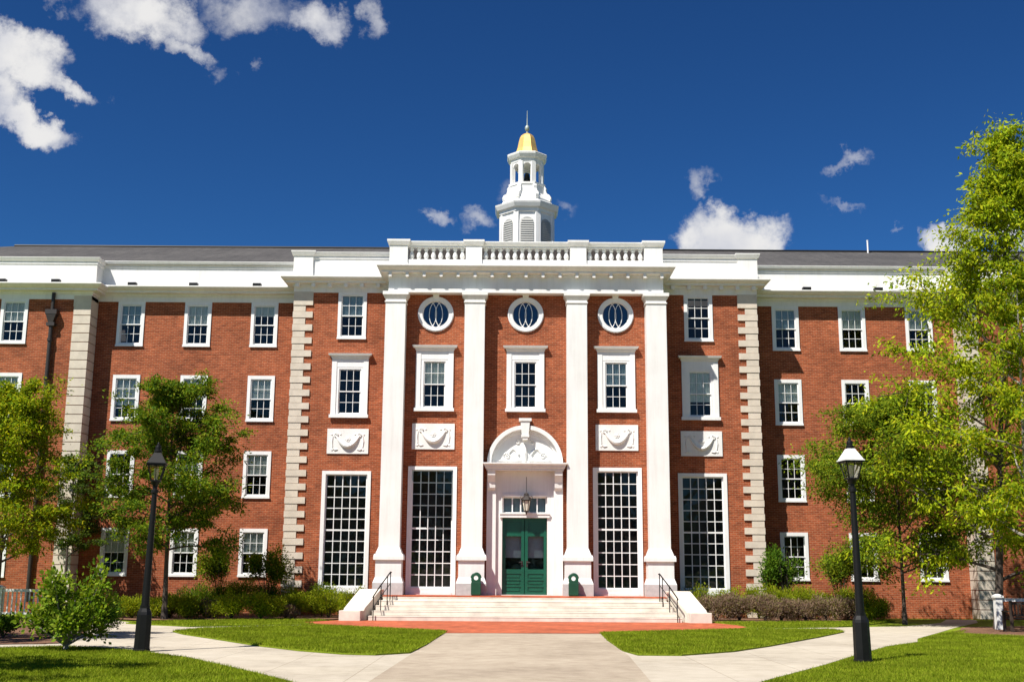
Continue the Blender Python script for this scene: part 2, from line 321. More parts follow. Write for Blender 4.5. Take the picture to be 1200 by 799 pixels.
def smooth_poly(P,n=5):      # closed Catmull-Rom, so the edges of lawns and paths curve
    out=[];m=len(P)
    for i in range(m):
        a,b,c,d=[Vector(P[(i+k)%m]) for k in (-1,0,1,2)]
        for j in range(n):
            t=j/n; out.append(tuple(.5*((2*b)+(c-a)*t+(2*a-5*b+4*c-d)*t*t+(3*b-a-3*c+d)*t**3)))
    return out
sheet('ground',[(-400,-300),(400,-300),(400,500),(-400,500)],0,M_LAWN)
PATH=[(-2.9,-60),(1.7,-60),(1.9,-31),(3.54,-26.39),(4.68,-24.3),(5.59,-22.63),(6.98,-19.87),(8.85,-16.34),(10.29,-14.35),(10.88,-12.65),(12.78,-9.07),(14.73,-5.32),(17.2,-1),(18.3,1.95),
 (17.1,1.95),(15.6,-1.5),(13.3,-4.6),(10.45,-5.97),(6.66,-7.6),(6,-9.5),(-6.6,-9.5),(-7,-6.3),(-8.75,-7.6),(-10.6,-8.9),(-12.2,-7.6),(-14.2,-4.6),(-15.6,-2),(-17.6,-2.3),(-14.9,-6),(-13.4,-9.5),(-12.1,-13.9),(-11.6,-16.3),(-11.5,-17.9),(-16,-18.9),(-16,-19.7),(-11.97,-19.2),(-10.78,-18.5),(-9.86,-18.9),(-8.51,-20.09),(-7.09,-21.76),(-5.68,-24.04),(-4.94,-25.27),(-3.97,-26.96),(-3.3,-29)]
sheet('path',PATH,.006,M_CONC)
sheet('path',[(-60,-120),(60,-120),(60,-33),(-60,-33)],.009,M_CONC)  # added paving behind the camera, never in view, to warm the bounced light
sheet('central_path',[(-2.85,-60),(1.6,-60),(1.75,-26.5),(2.0,-20.4),(2.15,-11.5),(-2.4,-11.5),(-2.66,-20.3),(-2.8,-26.8)],.011,M_AGG)
sheet('brick_paving',[(-7.9,-5.2),(-6.9,-3.3),(-6.0,-1.2),(6.0,-1.2),(6.6,-2.4),(7.4,-4.6),(7.3,-6.6),(6.1,-8.9),(2.13,-11.25),(-2.5,-11.6),(-4.7,-9.4),(-6.9,-7.2)],.016,M_PAVER)
LAWN_L=[(-10.2,-12.0),(-9.75,-10.2),(-8.5,-8.83),(-6.81,-7.4),(-4.7,-9.1),(-2.42,-10.9),(-2.5,-14),(-2.56,-17.29),(-2.71,-20.2),(-3.38,-20.9),(-4.12,-20.71),(-5.2,-19.74),(-6.5,-18.07),(-8.17,-15.43),(-9.5,-13.4)]
LAWN_R=[(2.1,-11.2),(4.2,-9.9),(6.5,-8.5),(8.6,-8.0),(9.71,-8.14),(9.75,-9.4),(8.15,-12.56),(5.73,-17.03),(4.52,-19.01),(3.14,-20.4),(2.2,-20.4),(2.0,-19),(2.0,-15)]
STRIP_L=[(-13.2,-6.9),(-12.2,-5.2),(-10.5,-3.9),(-7.5,-3.2),(-7.0,-3.6),(-7.9,-5.3),(-7.1,-6.2),(-8.75,-7.5),(-10.6,-8.7),(-12.1,-7.9)]
STRIP_R=[(6.7,-2.9),(9,-2.4),(12.2,-1.5),(14.0,.2),(14.1,-.9),(12.3,-3.7),(10.45,-6.05),(7.4,-6.9),(7.3,-5)]
sheet('lawn',LAWN_L,.040,M_LAWN,.03); sheet('lawn',LAWN_R,.040,M_LAWN,.03); sheet('lawn',STRIP_L,.036,M_LAWN,.03); sheet('lawn',STRIP_R,.036,M_LAWN,.03)
BED_L=[(-16,-3.2),(-13.3,-4.9),(-11,-3.9),(-9,-3.2),(-7.0,-2.9),(-6.4,-1.2),(-5.9,1.35),(-9.6,1.35),(-9.75,2.75),(-18.3,2.75),(-18.3,-1.6)]
BED_R=[(6.6,-2.8),(8.5,-2.6),(11,-2.2),(13.2,-1.0),(14.2,1),(14.4,2.75),(9.8,2.75),(9.65,1.35),(5.9,1.35),(6.3,-1.2)]
sheet('mulch_bed',BED_L,.045,M_MULCH); sheet('mulch_bed',BED_R,.045,M_MULCH)
sheet('mulch_bed',smooth_poly([(-11.35,-17.7),(-11.6,-16.2),(-12.1,-13.9),(-13.5,-10),(-15.5,-6.4),(-19,-5),(-23,-7),(-22,-15),(-16,-18.6)],3),.02,M_MULCH)
sheet('mulch_bed',smooth_poly([(13.2,-9.6),(14.1,-7.4),(15.2,-5.2),(18,-4),(21,-6),(20,-11.5),(15.5,-11.6)],3),.02,M_MULCH)

# ---------------- the college building ----------------
BLD=thing('college_building','long four storey red brick college building with white columned portico and gold domed cupola','building')
ZB=.88                                   # level of the terrace and door sill
def wall_part(name,x0,x1,z0,z1,Y,holes,back=1.1):
    xs=sorted({x0,x1,*[h[0] for h in holes],*[h[1] for h in holes]}); zs=sorted({z0,z1,*[h[2] for h in holes],*[h[3] for h in holes]})
    mb=MB()
    for i in range(len(xs)-1):
        j=0
        while j<len(zs)-1:
            cx=(xs[i]+xs[i+1])/2
            inh=lambda j:any(h[0]<cx<h[1] and h[2]<(zs[j]+zs[j+1])/2<h[3] for h in holes)
            if inh(j): j+=1; continue
            k=j
            while k+1<len(zs)-1 and not inh(k+1): k+=1
            mb.add([(xs[i],Y,zs[j]),(xs[i+1],Y,zs[j]),(xs[i+1],Y,zs[k+1]),(xs[i],Y,zs[k+1])],[(0,1,2,3)]); j=k+1
    return mb
def finish_wall(mb,x0,x1,z0,z1,Y,back):
    o=mb.build('wall',M_BRICK,BLD)
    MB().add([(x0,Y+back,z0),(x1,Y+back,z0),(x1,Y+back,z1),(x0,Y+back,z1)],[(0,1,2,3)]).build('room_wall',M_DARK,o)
    return o
def grid_bars(mb,x0,x1,z0,z1,cols,rows,y0,y1,t,heavy=()):
    for i in range(1,cols):
        x=x0+(x1-x0)*i/cols; mb.box(x-t/2,x+t/2,y0,y1,z0,z1)
    for j in range(1,rows):
        z=z0+(z1-z0)*j/rows; tt=t*2.1 if j in heavy else t
        for i in range(cols):
            a=x0+(x1-x0)*i/cols+(t/2 if i else 0); b=x0+(x1-x0)*(i+1)/cols-(t/2 if i<cols-1 else 0)
            mb.box(a,b,y0+.003,y1-.003,z-tt/2,z+tt/2)
    return mb
def casing(mb,w,h,cw,ct,cb,y0,y1,z0=0):
    mb.box(-w/2,-w/2+cw,y0,y1,z0,z0+h); mb.box(w/2-cw,w/2,y0,y1,z0,z0+h)
    mb.box(-w/2+cw,w/2-cw,y0+.003,y1,z0+h-ct,z0+h); mb.box(-w/2+cw,w/2-cw,y0+.003,y1,z0,z0+cb)
    return mb
def sash_set(win,x0,x1,z0,z1,blind,cols=3,rows=2,t=.021):
    zm=(z0+z1)/2; f=.045
    for (a,b,y,nm) in ((zm-.025,z1,-.005,'upper_sash'),(z0,zm+.025,.037,'lower_sash')):
        s=MB(); s.box(x0,x0+f,y,y+.04,a,b); s.box(x1-f,x1,y,y+.04,a,b); s.box(x0+f,x1-f,y+.002,y+.038,a,a+f); s.box(x0+f,x1-f,y+.002,y+.038,b-f,b)
        grid_bars(s,x0+f,x1-f,a+f,b-f,cols,rows,y+.006,y+.034,t)
        s.build(nm,M_TRIM,win)
    g=MB(); g.add([(x0,.016,zm),(x1,.016,zm),(x1,.016,z1),(x0,.016,z1),(x0,.058,z0),(x1,.058,z0),(x1,.058,zm),(x0,.058,zm)],[(0,1,2,3),(4,5,6,7)]); g.build('pane',M_GLASS,win)
    if blind:
        mat,frac=blind; zb=z1-(z1-z0)*frac
        bl=MB(); n=9
        for i in range(n):      # folds of the blind
            a=x0+(x1-x0)*i/n; b=x0+(x1-x0)*(i+1)/n; m_=(a+b)/2
            bl.add([(a,.10,zb),(m_,.085,zb),(m_,.085,z1),(a,.10,z1)],[(0,1,2,3)]); bl.add([(m_,.085,zb),(b,.10,zb),(b,.10,z1),(m_,.085,z1)],[(0,1,2,3)])
        bl.build('blind',mat,win)
BLINDS={'n':None,'h':(M_BLIND,.5),'b':(M_BLINDB,.52),'s':(M_BLIND,.27),'t':(M_BLIND,.68)}
PROTO={}
def get_window(kind,blind,maker,loc):
    k=(kind,blind)
    if k not in PROTO: w=maker(BLINDS[blind]); PROTO[k]=w; w.location=loc
    else: w=copy_tree(PROTO[k],loc)
    for c in children(w):      # old sashes: no two panes hang quite true
        if c.name.startswith('pane'): c.rotation_euler=(WR.uniform(-.012,.012),0,WR.uniform(-.02,.02))
    return w
WR=random.Random(77)
def mk_plain(W=1.16,H=1.95):
    def f(bl):
        mb=casing(MB(),W,H,.135,.15,.10,-.045,.12); mb.box(-W/2-.015,W/2+.015,-.075,-.046,-.03,.05)
        w=mb.build('window',M_TRIM,BLD); sash_set(w,-W/2+.135,W/2-.135,.10,H-.15,bl); return w
    return f
def mk_cap(half,hsash):
    def f(bl):
        H=2.47; mb=MB()
        mb.box(-half,-half+.2,-.07,.12,.0,H); mb.box(half-.2,half,-.07,.12,0,H)
        mb.box(-half+.2,-hsash,-.04,.12,.0,2.08); mb.box(hsash,half-.2,-.04,.12,0,2.08)
        mb.box(-half+.2,half-.2,-.05,.12,2.08,H); mb.box(-hsash,hsash,-.04,.12,2.0,2.08); mb.box(-hsash,hsash,-.04,.12,0,.14)
        mb.box(-half-.05,half+.05,-.14,-.071,-.04,.09)
        w=mb.build('window',M_TRIM,BLD); sash_set(w,-hsash,hsash,.14,2.0,bl)
        c=MB(); c.sweep([(-half,.05),(-half,-.08),(half,-.08),(half,.05)],[(0,H-.03),(.03,H+.0),(.03,H+.05),(.12,H+.09),(.15,H+.17),(0,H+.19)]); c.prism([(-half,H-.03),(half,H-.03),(half,H+.19),(-half,H+.19)],-.08,.05); c.build('window_head',M_TRIM,w,fix=True)
        return w
    return f
def mk_tall(half,H,zlow):
    def f(bl):
        mb=casing(MB(),2*half,H,.15,.14,zlow,-.05,.14)
        mb.box(-half+.15,half-.15,-.075,-.05,.0,.1)
        w=mb.build('tall_window',M_TRIM,BLD)
        s=MB(); x=half-.15; f_=.05; s.box(-x,-x+f_,.05,.1,zlow,H-.14); s.box(x-f_,x,.05,.1,zlow,H-.14); s.box(-x+f_,x-f_,.052,.098,zlow,zlow+f_); s.box(-x+f_,x-f_,.052,.098,H-.14-f_,H-.14)
        grid_bars(s,-x+f_,x-f_,zlow+f_,H-.14-f_,5,10,.056,.094,.032,heavy=(5,)); s.build('sash',M_TRIM,w)
        MB().add([(-x,.076,zlow),(x,.076,zlow),(x,.076,H-.14),(-x,.076,H-.14)],[(0,1,2,3)]).build('pane',M_GLASS,w)
        return w
    return f
# --- central portico wall, Y=0
PX=(-3.67,0.0,3.67)
holes=[(-.88,.88,ZB,4.70)]
for x in (-3.67,3.67): holes.append((x-.9,x+.9,ZB+.02,5.80))
for x in PX: holes+= [(x-.6,x+.6,8.16,10.40),(x-.62,x+.62,12.06-.62,12.06+.62)]
mb=wall_part('wall',-5.66,5.66,0,13.0,0,holes)
for s in (-1,1): 
    q=[(s*5.66,0,0),(s*5.66,1.4,0),(s*5.66,1.4,13),(s*5.66,0,13)]; mb.add(q if s>0 else q[::-1],[(0,1,2,3)])
for x in PX:      # brick brought in to the round openings
    n=40; vs=[]
    for k in range(n):
        a=2*math.pi*k/n; c_,s_=math.cos(a),math.sin(a); q=.62/max(abs(c_),abs(s_)); vs+=[(x+.60*c_,0,12.06+.60*s_),(x+q*c_,0,12.06+q*s_)]
    mb.add(vs,[(2*k,2*k+1,(2*k+3)%(2*n),(2*k+2)%(2*n)) for k in range(n)])
finish_wall(mb,-5.6,5.6,0,13,0,1.3)
for x in (-3.67,3.67): get_window('tallP','n',mk_tall(.97,4.98,.26),(x,0,ZB))
for x,b in zip(PX,'hnb'): get_window('capP',b,mk_cap(.76,.44),(x,0,8.10))
# --- flanking pavilions, Y=1.4
for s in (-1,1):
    x=s*7.28; xa,xb=sorted((s*5.66,s*9.72))
    holes=[(x-.93,x+.93,ZB+.02,5.72),(x-.6,x+.6,8.06,10.30),(x-.52,x+.52,11.36,13.2)]
    mb=wall_part('wall',xa,xb,0,13.35,1.4,holes)
    q=[(s*9.72,1.4,0),(s*9.72,2.8,0),(s*9.72,2.8,13.35),(s*9.72,1.4,13.35)]; mb.add(q if s>0 else q[::-1],[(0,1,2,3)])
    finish_wall(mb,xa,xb,0,13.35,1.4,1.3)
    get_window('tallV','n',mk_tall(1.0,4.90,.26),(x,1.4,ZB))
    get_window('capV','n' if s<0 else 't',mk_cap(.76,.46),(x,1.4,8.0))
    get_window('topV','b' if s<0 else 'n',mk_plain(1.2,2.02),(x,1.4,11.3))
# --- recessed ranges, Y=2.8, and outer wings, Y=2.0
XR=(11.27,14.15,17.04); ZR=(1.52,4.75,7.98,11.2); pl=mk_plain()
RB={-1:['hhh','hhn','hht','shb'],1:['nns','nhs','hns','bhh']}
for s in (-1,1):
    xa,xb=sorted((s*9.72,s*18.55)); holes=[]
    for x in XR:
        for z in ZR: holes.append((s*x-.5,s*x+.5,z+.06,z+1.88))
    mb=wall_part('wall',xa,xb,0,13.3,2.8,holes); finish_wall(mb,xa,xb,0,13.3,2.8,1.2)
    for i,z in enumerate(ZR):
        for j,x in enumerate(XR):
            get_window('plain',RB[s][i][j],pl,(s*x,2.8,z))
    xa,xb=sorted((s*18.55,s*36)); XW=(21.76,24.65,27.6,30.5,33.4); holes=[]
    for x in XW:
        for z in ZR: holes.append((s*x-.5,s*x+.5,z-.02,z+1.80))
    mb=wall_part('wall',xa,xb,0,13.3,2.0,holes)
    q=[(s*18.55,2.8,0),(s*18.55,2.0,0),(s*18.55,2.0,13.3),(s*18.55,2.8,13.3)]; mb.add(q if s>0 else q[::-1],[(0,1,2,3)])
    q=[(s*36,2,0),(s*36,18,0),(s*36,18,15),(s*36,2,15)]; mb.add(q if s>0 else q[::-1],[(0,1,2,3)])
    finish_wall(mb,xa,xb,0,13.3,2.0,1.2)
    for x in XW:
        for i,z in enumerate(ZR): get_window('plain',random.Random(int(x*10)+i+s).choice('hbsn') if not(s<0 and x<22) else 'nhhh'[i],pl,(s*x,2.0,z-.08))
# stone base courses
for s in ():
    b=MB(); 
    for xa,xb,Y in ((9.80,18.5,2.8),(19.3,36,2.0),(5.9,8.9,1.4)):
        l,r=sorted((s*xa,s*xb)); b.box(l,r,Y-.04,Y-.002,0,.16)
    b.build('base_course',M_GREYG,BLD)
# quoins
def quoin(xc,s,Y,z0,z1,alt,ret):     # xc corner, s direction along the wall away from the corner
    mb=MB(); z=z0; k=0; hb=.276 if alt else .39
    n=round((z1-z0)/hb); hb=(z1-z0)/n
    for k in range(n):
        w=(.78 if k%2==0 else .47) if alt else .68
        d=.05 if not alt else (.055 if k%2==0 else .035)
        a,b=sorted((xc-s*d,xc+s*w)); g=.012 if alt or k%2 else .0
        zz0=z0+k*hb+(.016 if alt else .034); zz1=z0+(k+1)*hb
        mb.box(a,b,Y-d,Y+ret,zz0,zz1)
    return mb.build('quoin',M_LIME,BLD)
for s in (-1,1):
    quoin(s*9.72,-s,1.4,.0,12.72,True,.5)
    quoin(s*18.55,s,2.0,.0,12.72,False,.79)
    a,b=sorted((s*9.76,s*8.94)); MB().box(a,b,1.34,1.9,12.721,13.3).build('quoin_cap',M_LIME,BLD)
    a,b=sorted((s*18.50,s*19.25)); MB().box(a,b,1.94,2.79,12.721,13.2).build('quoin_cap',M_LIME,BLD)
# entablatures
def ent_profile(zf0,zf1,zc1,over,fo=.04):
    return [(0,zf0),(fo,zf0),(fo,zf1-.03),(fo+.05,zf1-.03),(fo+.05,zf1+.06),(over*.62,zf1+.08),(over*.62,zf1+.16),(over*.72,zf1+.17),(over*.86,zc1-.13),(over,zc1-.05),(over,zc1),(0,zc1+.03)]
MOD=[]
def modillions(par,x0,x1,Y,z0,z1,depth,step,w=.16):
    n=int((x1-x0)/step); st=(x1-x0)/n
    for i in range(n+1):
        x=x0+i*st; key=(round(depth,3),round(z1-z0,3)); src=[m for k,m in MOD if k==key]
        if not src:
            m=MB().prism([(-depth,z1-z0),(-depth,.03),(-depth*.8,0),(-depth*.5,.02),(0,.05),(0,z1-z0)],-w/2,w/2,'x').build('modillion',M_WHITE,par,(x,Y,z0),fix=True); MOD.append((key,m))
        else: copy_tree(src[0],(x,Y,z0),par)
c=MB(); c.sweep([(-5.56,1.45),(-5.56,-.46),(5.56,-.46),(5.56,1.45)],ent_profile(12.86,13.56,13.92,.48,.02)); c.box(-5.55,5.55,-.45,1.45,12.87,13.93); en=c.build('entablature',M_WHITE,BLD,fix=True)
modillions(en,-5.5,5.5,-.53,13.43,13.63,.22,.66,.12)
for s in (-1,1):
    P=[(-9.72,2.85),(-9.72,1.4),(-5.72,1.4)] if s<0 else [(5.72,1.4),(9.72,1.4),(9.72,2.85)]
    c=MB(); c.sweep(P,ent_profile(13.27,13.55,13.88,.56,.05)); en=c.build('entablature',M_WHITE,BLD,fix=True)
    a,b=sorted((s*6.2,s*9.6)); modillions(en,a,b,1.30,13.43,13.62,.20,.57)
    P=[(-18.5,2.8),(-9.80,2.8)] if s<0 else [(9.80,2.8),(18.5,2.8)]
    c=MB(); c.sweep(P,ent_profile(13.14,13.40,13.74,.62,.04)); c.build('cornice',M_WHITE,BLD,fix=True)
    P=[(-36,2),(-18.55,2),(-18.55,2.75)] if s<0 else [(18.55,2.75),(18.55,2),(36,2)]
    c=MB(); c.sweep(P,ent_profile(13.04,13.30,13.66,.60,.05)); c.build('cornice',M_WHITE,BLD,fix=True)
    # parapets
    def parapet(P,z0,z1,o):
        m=MB(); m.sweep(P,[(-.25,z0),(o,z0),(o,z0+.1),(o-.03,z0+.12),(o-.03,z1-.30),(o,z1-.28),(o,z1-.16),(o+.06,z1-.13),(o+.11,z1-.02),(o+.11,z1),(-.25,z1+.02)])
        for k in range(1,5):
            pass
        return m.build('parapet',M_WHITE,BLD,fix=True)
    P=[(-9.72,2.85),(-9.72,1.4),(-5.6,1.4)] if s<0 else [(5.6,1.4),(9.72,1.4),(9.72,2.85)]
    parapet(P,13.87,15.02,.06)
    a,b=sorted((s*9.82,s*9.0)); m=MB(); m.box(a,b,1.28,1.9,13.89,14.98); m.sweep([(a,1.9),(a,1.28),(b,1.28),(b,1.9)],[(0,14.84),(.05,14.87),(.11,15.02),(.11,15.06),(-.3,15.08)]); m.build('parapet_pier',M_WHITE,BLD,fix=True)
    parapet([(-18.5,2.8),(-9.80,2.8)] if s<0 else [(9.80,2.8),(18.5,2.8)],13.74,14.92,.12)
    parapet([(-36,2),(-18.45,2),(-18.45,2.75)] if s<0 else [(18.45,2.75),(18.45,2),(36,2)],13.66,14.86,.12)
    for x in ((12.2,15.3) if s>0 else (-11.6,-14.35,-17.0)): 
        MB().box(x-.18,x+.17,2.42,2.66,13.785,13.93).build('scupper',M_BLACK,BLD)
    for x in (20.0,22.3): MB().box(s*x-.18,s*x+.17,1.64,1.86,13.705,13.85).build('scupper',M_BLACK,BLD)
# roof: long hip
rf=MB(); xe,xr=36.2,25.6; rf.add([(-xe,2.6,14.75),(xe,2.6,14.75),(xr,10,17.66),(-xr,10,17.66),(xe,18,14.75),(-xe,18,14.75)],[(0,1,2,3),(5,3,2,4),(1,4,2),(0,3,5)])
roof=rf.build('roof',M_ROOF,BLD)
MB().tube([(-xr,10,17.68),(xr,10,17.68)],.07).build('ridge_cap',M_BLACK,roof)
MB().box(-5.6,5.6,.05,3.0,13.94,14.0).build('portico_roof',M_ROOF,BLD); MB().box(-5.45,5.45,1.5,3.0,14.001,15.2).build('attic_wall',paint('shaded_attic_brown',(.055,.042,.034),.8,.25,2),BLD)  # attic wall's dark brown holds the shade on brick behind the balusters
MB().lathe([(.04,17.2),(.04,18.1),(.05,18.11),(.05,18.16)],17.2,9.6,10).build('vent_pipe',M_WHITE,roof)
# pilasters
def pilaster(x):
    m=MB(); h=.405
    m.box(x-h,x+h,-.6,.1,2.6,12.55)
    p=m.build('pilaster',M_WHITE,BLD)
    b=MB(); b.box(x-.5,x+.5,-.70,.1,1.55,2.2); b.frustum(x,-.28,1.33,1.549,.585,.50,.505,.425)
    b.box(x-.58,x+.58,-.78,.1,2.2,2.34); b.frustum(x,-.28,2.341,2.42,.575,.49,.55,.46); b.frustum(x,-.26,2.421,2.48,.50,.42,.50,.42); b.frustum(x,-.26,2.481,2.68,.49,.41,.412,.35); b.build('plinth',M_WHITE,p)
    MB().box(x-.585,x+.585,-.79,.1,ZB,1.328).build('stone_base',M_GREYG,p)
    c=MB(); c.box(x-.44,x+.44,-.635,.05,12.42,12.47); c.frustum(x,-.26,12.55,12.72,.41,.345,.50,.42); c.box(x-.52,x+.52,-.70,.05,12.721,12.858); c.build('capital',M_WHITE,p)
for x in (-5.26,-2.06,2.06,5.26): pilaster(x)
# balustrade
bal=MB(); 
for x0,x1 in ((-4.83,-2.46),(-1.80,1.80),(2.46,4.83)):
    bal.box(x0,x1,-.50,-.12,14.02,14.24)
    bal.sweep([(x0,-.1),(x0,-.46),(x1,-.46),(x1,-.1)][1:3],[(-.34,14.76),(0,14.76),(0,14.82),(.06,14.86),(.1,14.96),(.1,15.0),(-.44,15.0),(-.44,14.8)])
balo=bal.build('balustrade',M_WHITE,BLD,fix=True)
for x,h in ((-5.2,.37),(-2.13,.33),(2.13,.33),(5.2,.37)):
    m=MB(); m.box(x-h,x+h,-.56,-.02,13.93,14.86); m.box(x-h-.03,x+h+.03,-.59,0,13.931,14.06); m.sweep([(x-h,0),(x-h,-.56),(x+h,-.56),(x+h,0)],[(0,14.80),(.05,14.84),(.1,14.97),(.1,15.05),(-.27,15.06)]); m.box(x-h+.01,x+h-.01,-.55,-.01,14.86,15.05); m.build('pedestal',M_WHITE,balo,fix=True)
bp=[(.09,0),(.09,.05),(.06,.07),(.085,.10),(.105,.19),(.08,.29),(.055,.37),(.07,.42),(.09,.44),(.09,.53)]
b0=None
for x0,x1,n in ((-4.83,-2.46,8),(-1.80,1.80,12),(2.46,4.83,8)):
    for i in range(n):
        x=x0+(x1-x0)*(i+.5)/n if n!=8 else x0+(x1-x0)*(i+.5)/n
        if b0 is None: b0=MB().lathe(bp,0,0,10).build('baluster',M_WHITE,balo,(x,-.3,14.235),smooth=True)
        else: copy_tree(b0,(x,-.3,14.235))
# round windows
def ring(mb,r0,r1,y0,y1,n=48):
    vs=[];fs=[]
    for k in range(n):
        a=2*math.pi*k/n; c,s=math.cos(a),math.sin(a); vs+=[(r0*c,y0,r0*s),(r1*c,y0,r1*s),(r1*c,y1,r1*s),(r0*c,y1,r0*s)]
    for k in range(n):
        b,d=4*k,4*((k+1)%n)
        for i in range(4): fs.append((b+i,b+(i+1)%4,d+(i+1)%4,d+i))
    return mb.add(vs,fs)
rw=None
for x in PX:
    if rw is None:
        m=MB(); ring(m,.54,.73,-.06,.12); ring(m,.67,.70,-.08,-.061); m.frustum(0,-.08,.69,.86,.10,.055,.15,.075)
        rw=m.build('round_window',M_TRIM,BLD,(x,0,12.06),fix=True)
        t=MB()
        for ox,rx_ in ((-.25,.27),(.25,.27),(0,.27)):
            pts=[]
            for k in range(40):
                a=2*math.pi*k/40; px,pz=ox+rx_*math.cos(a),.535*math.sin(a)
                if rx_==.50: px,pz=.5*math.cos(a),.51*math.sin(a)
                rr=math.hypot(px,pz)
                if rr>.535: px*=.535/rr; pz*=.535/rr
                pts.append((px,.05,pz))
            t.tube(pts,.015,5,closed=True)
        t.build('tracery',M_TRIM,rw)
        g=MB(); g.add([(.56*math.cos(2*math.pi*k/32),.07,.56*math.sin(2*math.pi*k/32)) for k in range(32)],[tuple(range(32))]); g.build('pane',M_OGLASS,rw)
    else: copy_tree(rw,(x,0,12.06))
# swag panels
def swag(name):
    m=MB(); m.box(-.85,.85,-.05,.02,0,1.03)
    p=m.build('swag_panel',M_WHITE,BLD)
    r=MB(); pts=[];rad=[]
    for i in range(25):
        t=-1+2*i/24; pts.append((.46*t*1.02,-.075-.03*(1-t*t),.30+.42*t*t)); rad.append(.03+.055*(1-t*t))
    r.tube(pts,rad,8)
    for s in (-1,1):
        r.tube([(s*(.50+.10*(1-k/20)*math.cos(k*.55+1.6)),-.065,.77+.09*(1-k/26)*math.sin(k*.55+1.6)) for k in range(20)],.026,6)
        r.tube([(s*.62,-.06,.72),(s*.645,-.06,.5),(s*.62,-.06,.26)],[.02,.03,.02],6)
        r.tube([(s*.40,-.06,.17),(s*.52,-.06,.15),(s*.58,-.06,.2)],[.02,.03,.03],6)
        for x,z,q in ((.66,.79,.05),(.64,.16,.055),(.30,.80,.045)):
            r.add([(s*x+q*math.cos(a)*w,-.052-.045*(1-w),z+q*math.sin(a)*w) for w in (1,.6) for a in [2*math.pi*k/8 for k in range(8)]],[(k,(k+1)%8,8+(k+1)%8,8+k) for k in range(8)]+[tuple(range(8,16))])
    for k in range(7):
        a=2*math.pi*k/6; x,z=(.07*math.cos(a),.07*math.sin(a)) if k<6 else (0,0); q=.05
        r.add([(x+q*math.cos(b)*w,-.055-.05*(1-w)-(.02 if k==6 else 0),.60+z+q*math.sin(b)*w) for w in (1,.5) for b in [2*math.pi*j/8 for j in range(8)]],[(j,(j+1)%8,8+(j+1)%8,8+j) for j in range(8)]+[tuple(range(8,16))])
    r.build('swag_relief',M_WHITE,p,fix=True); return p
sw=None
for x,Y,z in ((-3.67,0,6.54),(3.67,0,6.54),(-7.28,1.4,6.48),(7.28,1.4,6.48)):
    if sw is None: sw=swag('x'); sw.location=(x,Y,z)
    else: copy_tree(sw,(x,Y,z))
# door surround
d=MB()
for s in (-1,1):
    for xa,xb,y in ((.885,1.14,-.03),(1.14,1.5,-.16)):
        a,b=sorted((s*xa,s*xb)); d.box(a,b,y,.12 if xa>1 else .3,ZB,5.69)
    a,b=sorted((s*1.10,s*1.54)); d.box(a,b,-.2,.1,ZB,1.2)
    a,b=sorted((s*1.17,s*1.47)); d.prism([(-.16,5.69),(-.16,4.95),(-.22,4.93),(-.29,5.02),(-.32,5.25),(-.50,5.5),(-.52,5.69)],a,b,'x')
d.box(-.885,.885,-.02,.3,4.70,5.69); d.box(-.885,.885,-.05,-.021,4.70,4.80)
sur=d.build('door_surround',M_WHITE,BLD,fix=True)
h=MB(); h.sweep([(-1.5,.1),(-1.5,-.54),(1.5,-.54),(1.5,.1)],[(-.3,5.69),(.02,5.69),(.02,5.76),(.07,5.78),(.10,5.88),(.17,5.93),(.17,5.98),(-.3,5.995)]); h.box(-1.49,1.49,-.53,.1,5.695,5.99)
h.build('door_cornice',M_WHITE,sur,fix=True)
t=MB(); A=[math.pi*k/24 for k in range(25)]
t.prism([(1.38*math.cos(a),6.0+1.38*math.sin(a)) for a in A],-.05,.02)
arch=[]
for k in range(24):
    a,b=A[k],A[k+1]
    t.prism([(1.34*math.cos(a),6+1.34*math.sin(a)),(1.50*math.cos(a),6+1.50*math.sin(a)),(1.50*math.cos(b),6+1.50*math.sin(b)),(1.34*math.cos(b),6+1.34*math.sin(b))],-.30,.02)
    t.prism([(1.22*math.cos(a),6+1.22*math.sin(a)),(1.34*math.cos(a),6+1.34*math.sin(a)),(1.34*math.cos(b),6+1.34*math.sin(b)),(1.22*math.cos(b),6+1.22*math.sin(b))],-.12,.02)
t.build('tympanum',M_WHITE,sur,fix=True)
k_=MB(); k_.prism([(-.13,7.05),(.13,7.05),(.19,7.70),(-.19,7.70)],-.36,-.02); k_.box(-.25,.25,-.40,-.02,7.66,7.77); k_.box(-.16,.16,-.39,-.05,7.02,7.11); k_.box(-.10,.10,-.36,-.05,6.92,7.02); k_.build('keystone',M_WHITE,sur)
rl=MB()
for s in (-1,1):
    rl.tube([(s*(.25+.4*q/12),-.07,6.35+.22*math.sin(q/12*3.0)) for q in range(13)],[.05-.002*q for q in range(13)],6)
    rl.tube([(s*(.72+.13*(1-k/22)*math.cos(k*.5)),-.07,6.30+.13*(1-k/22)*math.sin(k*.5)) for k in range(20)],.03,6)
    rl.tube([(s*(.3+.09*(1-k/22)*math.cos(k*.5+1)),-.07,6.85+.09*(1-k/22)*math.sin(k*.5+1)) for k in range(20)],.025,6)
    rl.tube([(s*.15,-.07,6.12),(s*.6,-.07,6.10),(s*1.05,-.07,6.12)],[.03,.04,.02],6)
rl.tube([(0,-.07,6.1),(0,-.08,6.4),(0,-.07,6.75)],[.05,.09,.03],8); rl.build('relief',M_WHITE,sur)
tr_=MB(); tr_.box(-.98,.98,-.10,.26,3.87,4.05); tr_.box(-1.0,1.0,-.13,-.101,4.0,4.06); tr_.build('transom_rail',M_WHITE,sur)
tw=MB(); grid_bars(casing(tw,1.77,.65,.06,.06,.04,.10,.2,0),-.82,.82,.04,.59,5,1,.12,.18,.05); two=tw.build('transom_window',M_TRIM,BLD,(0,0,4.05))
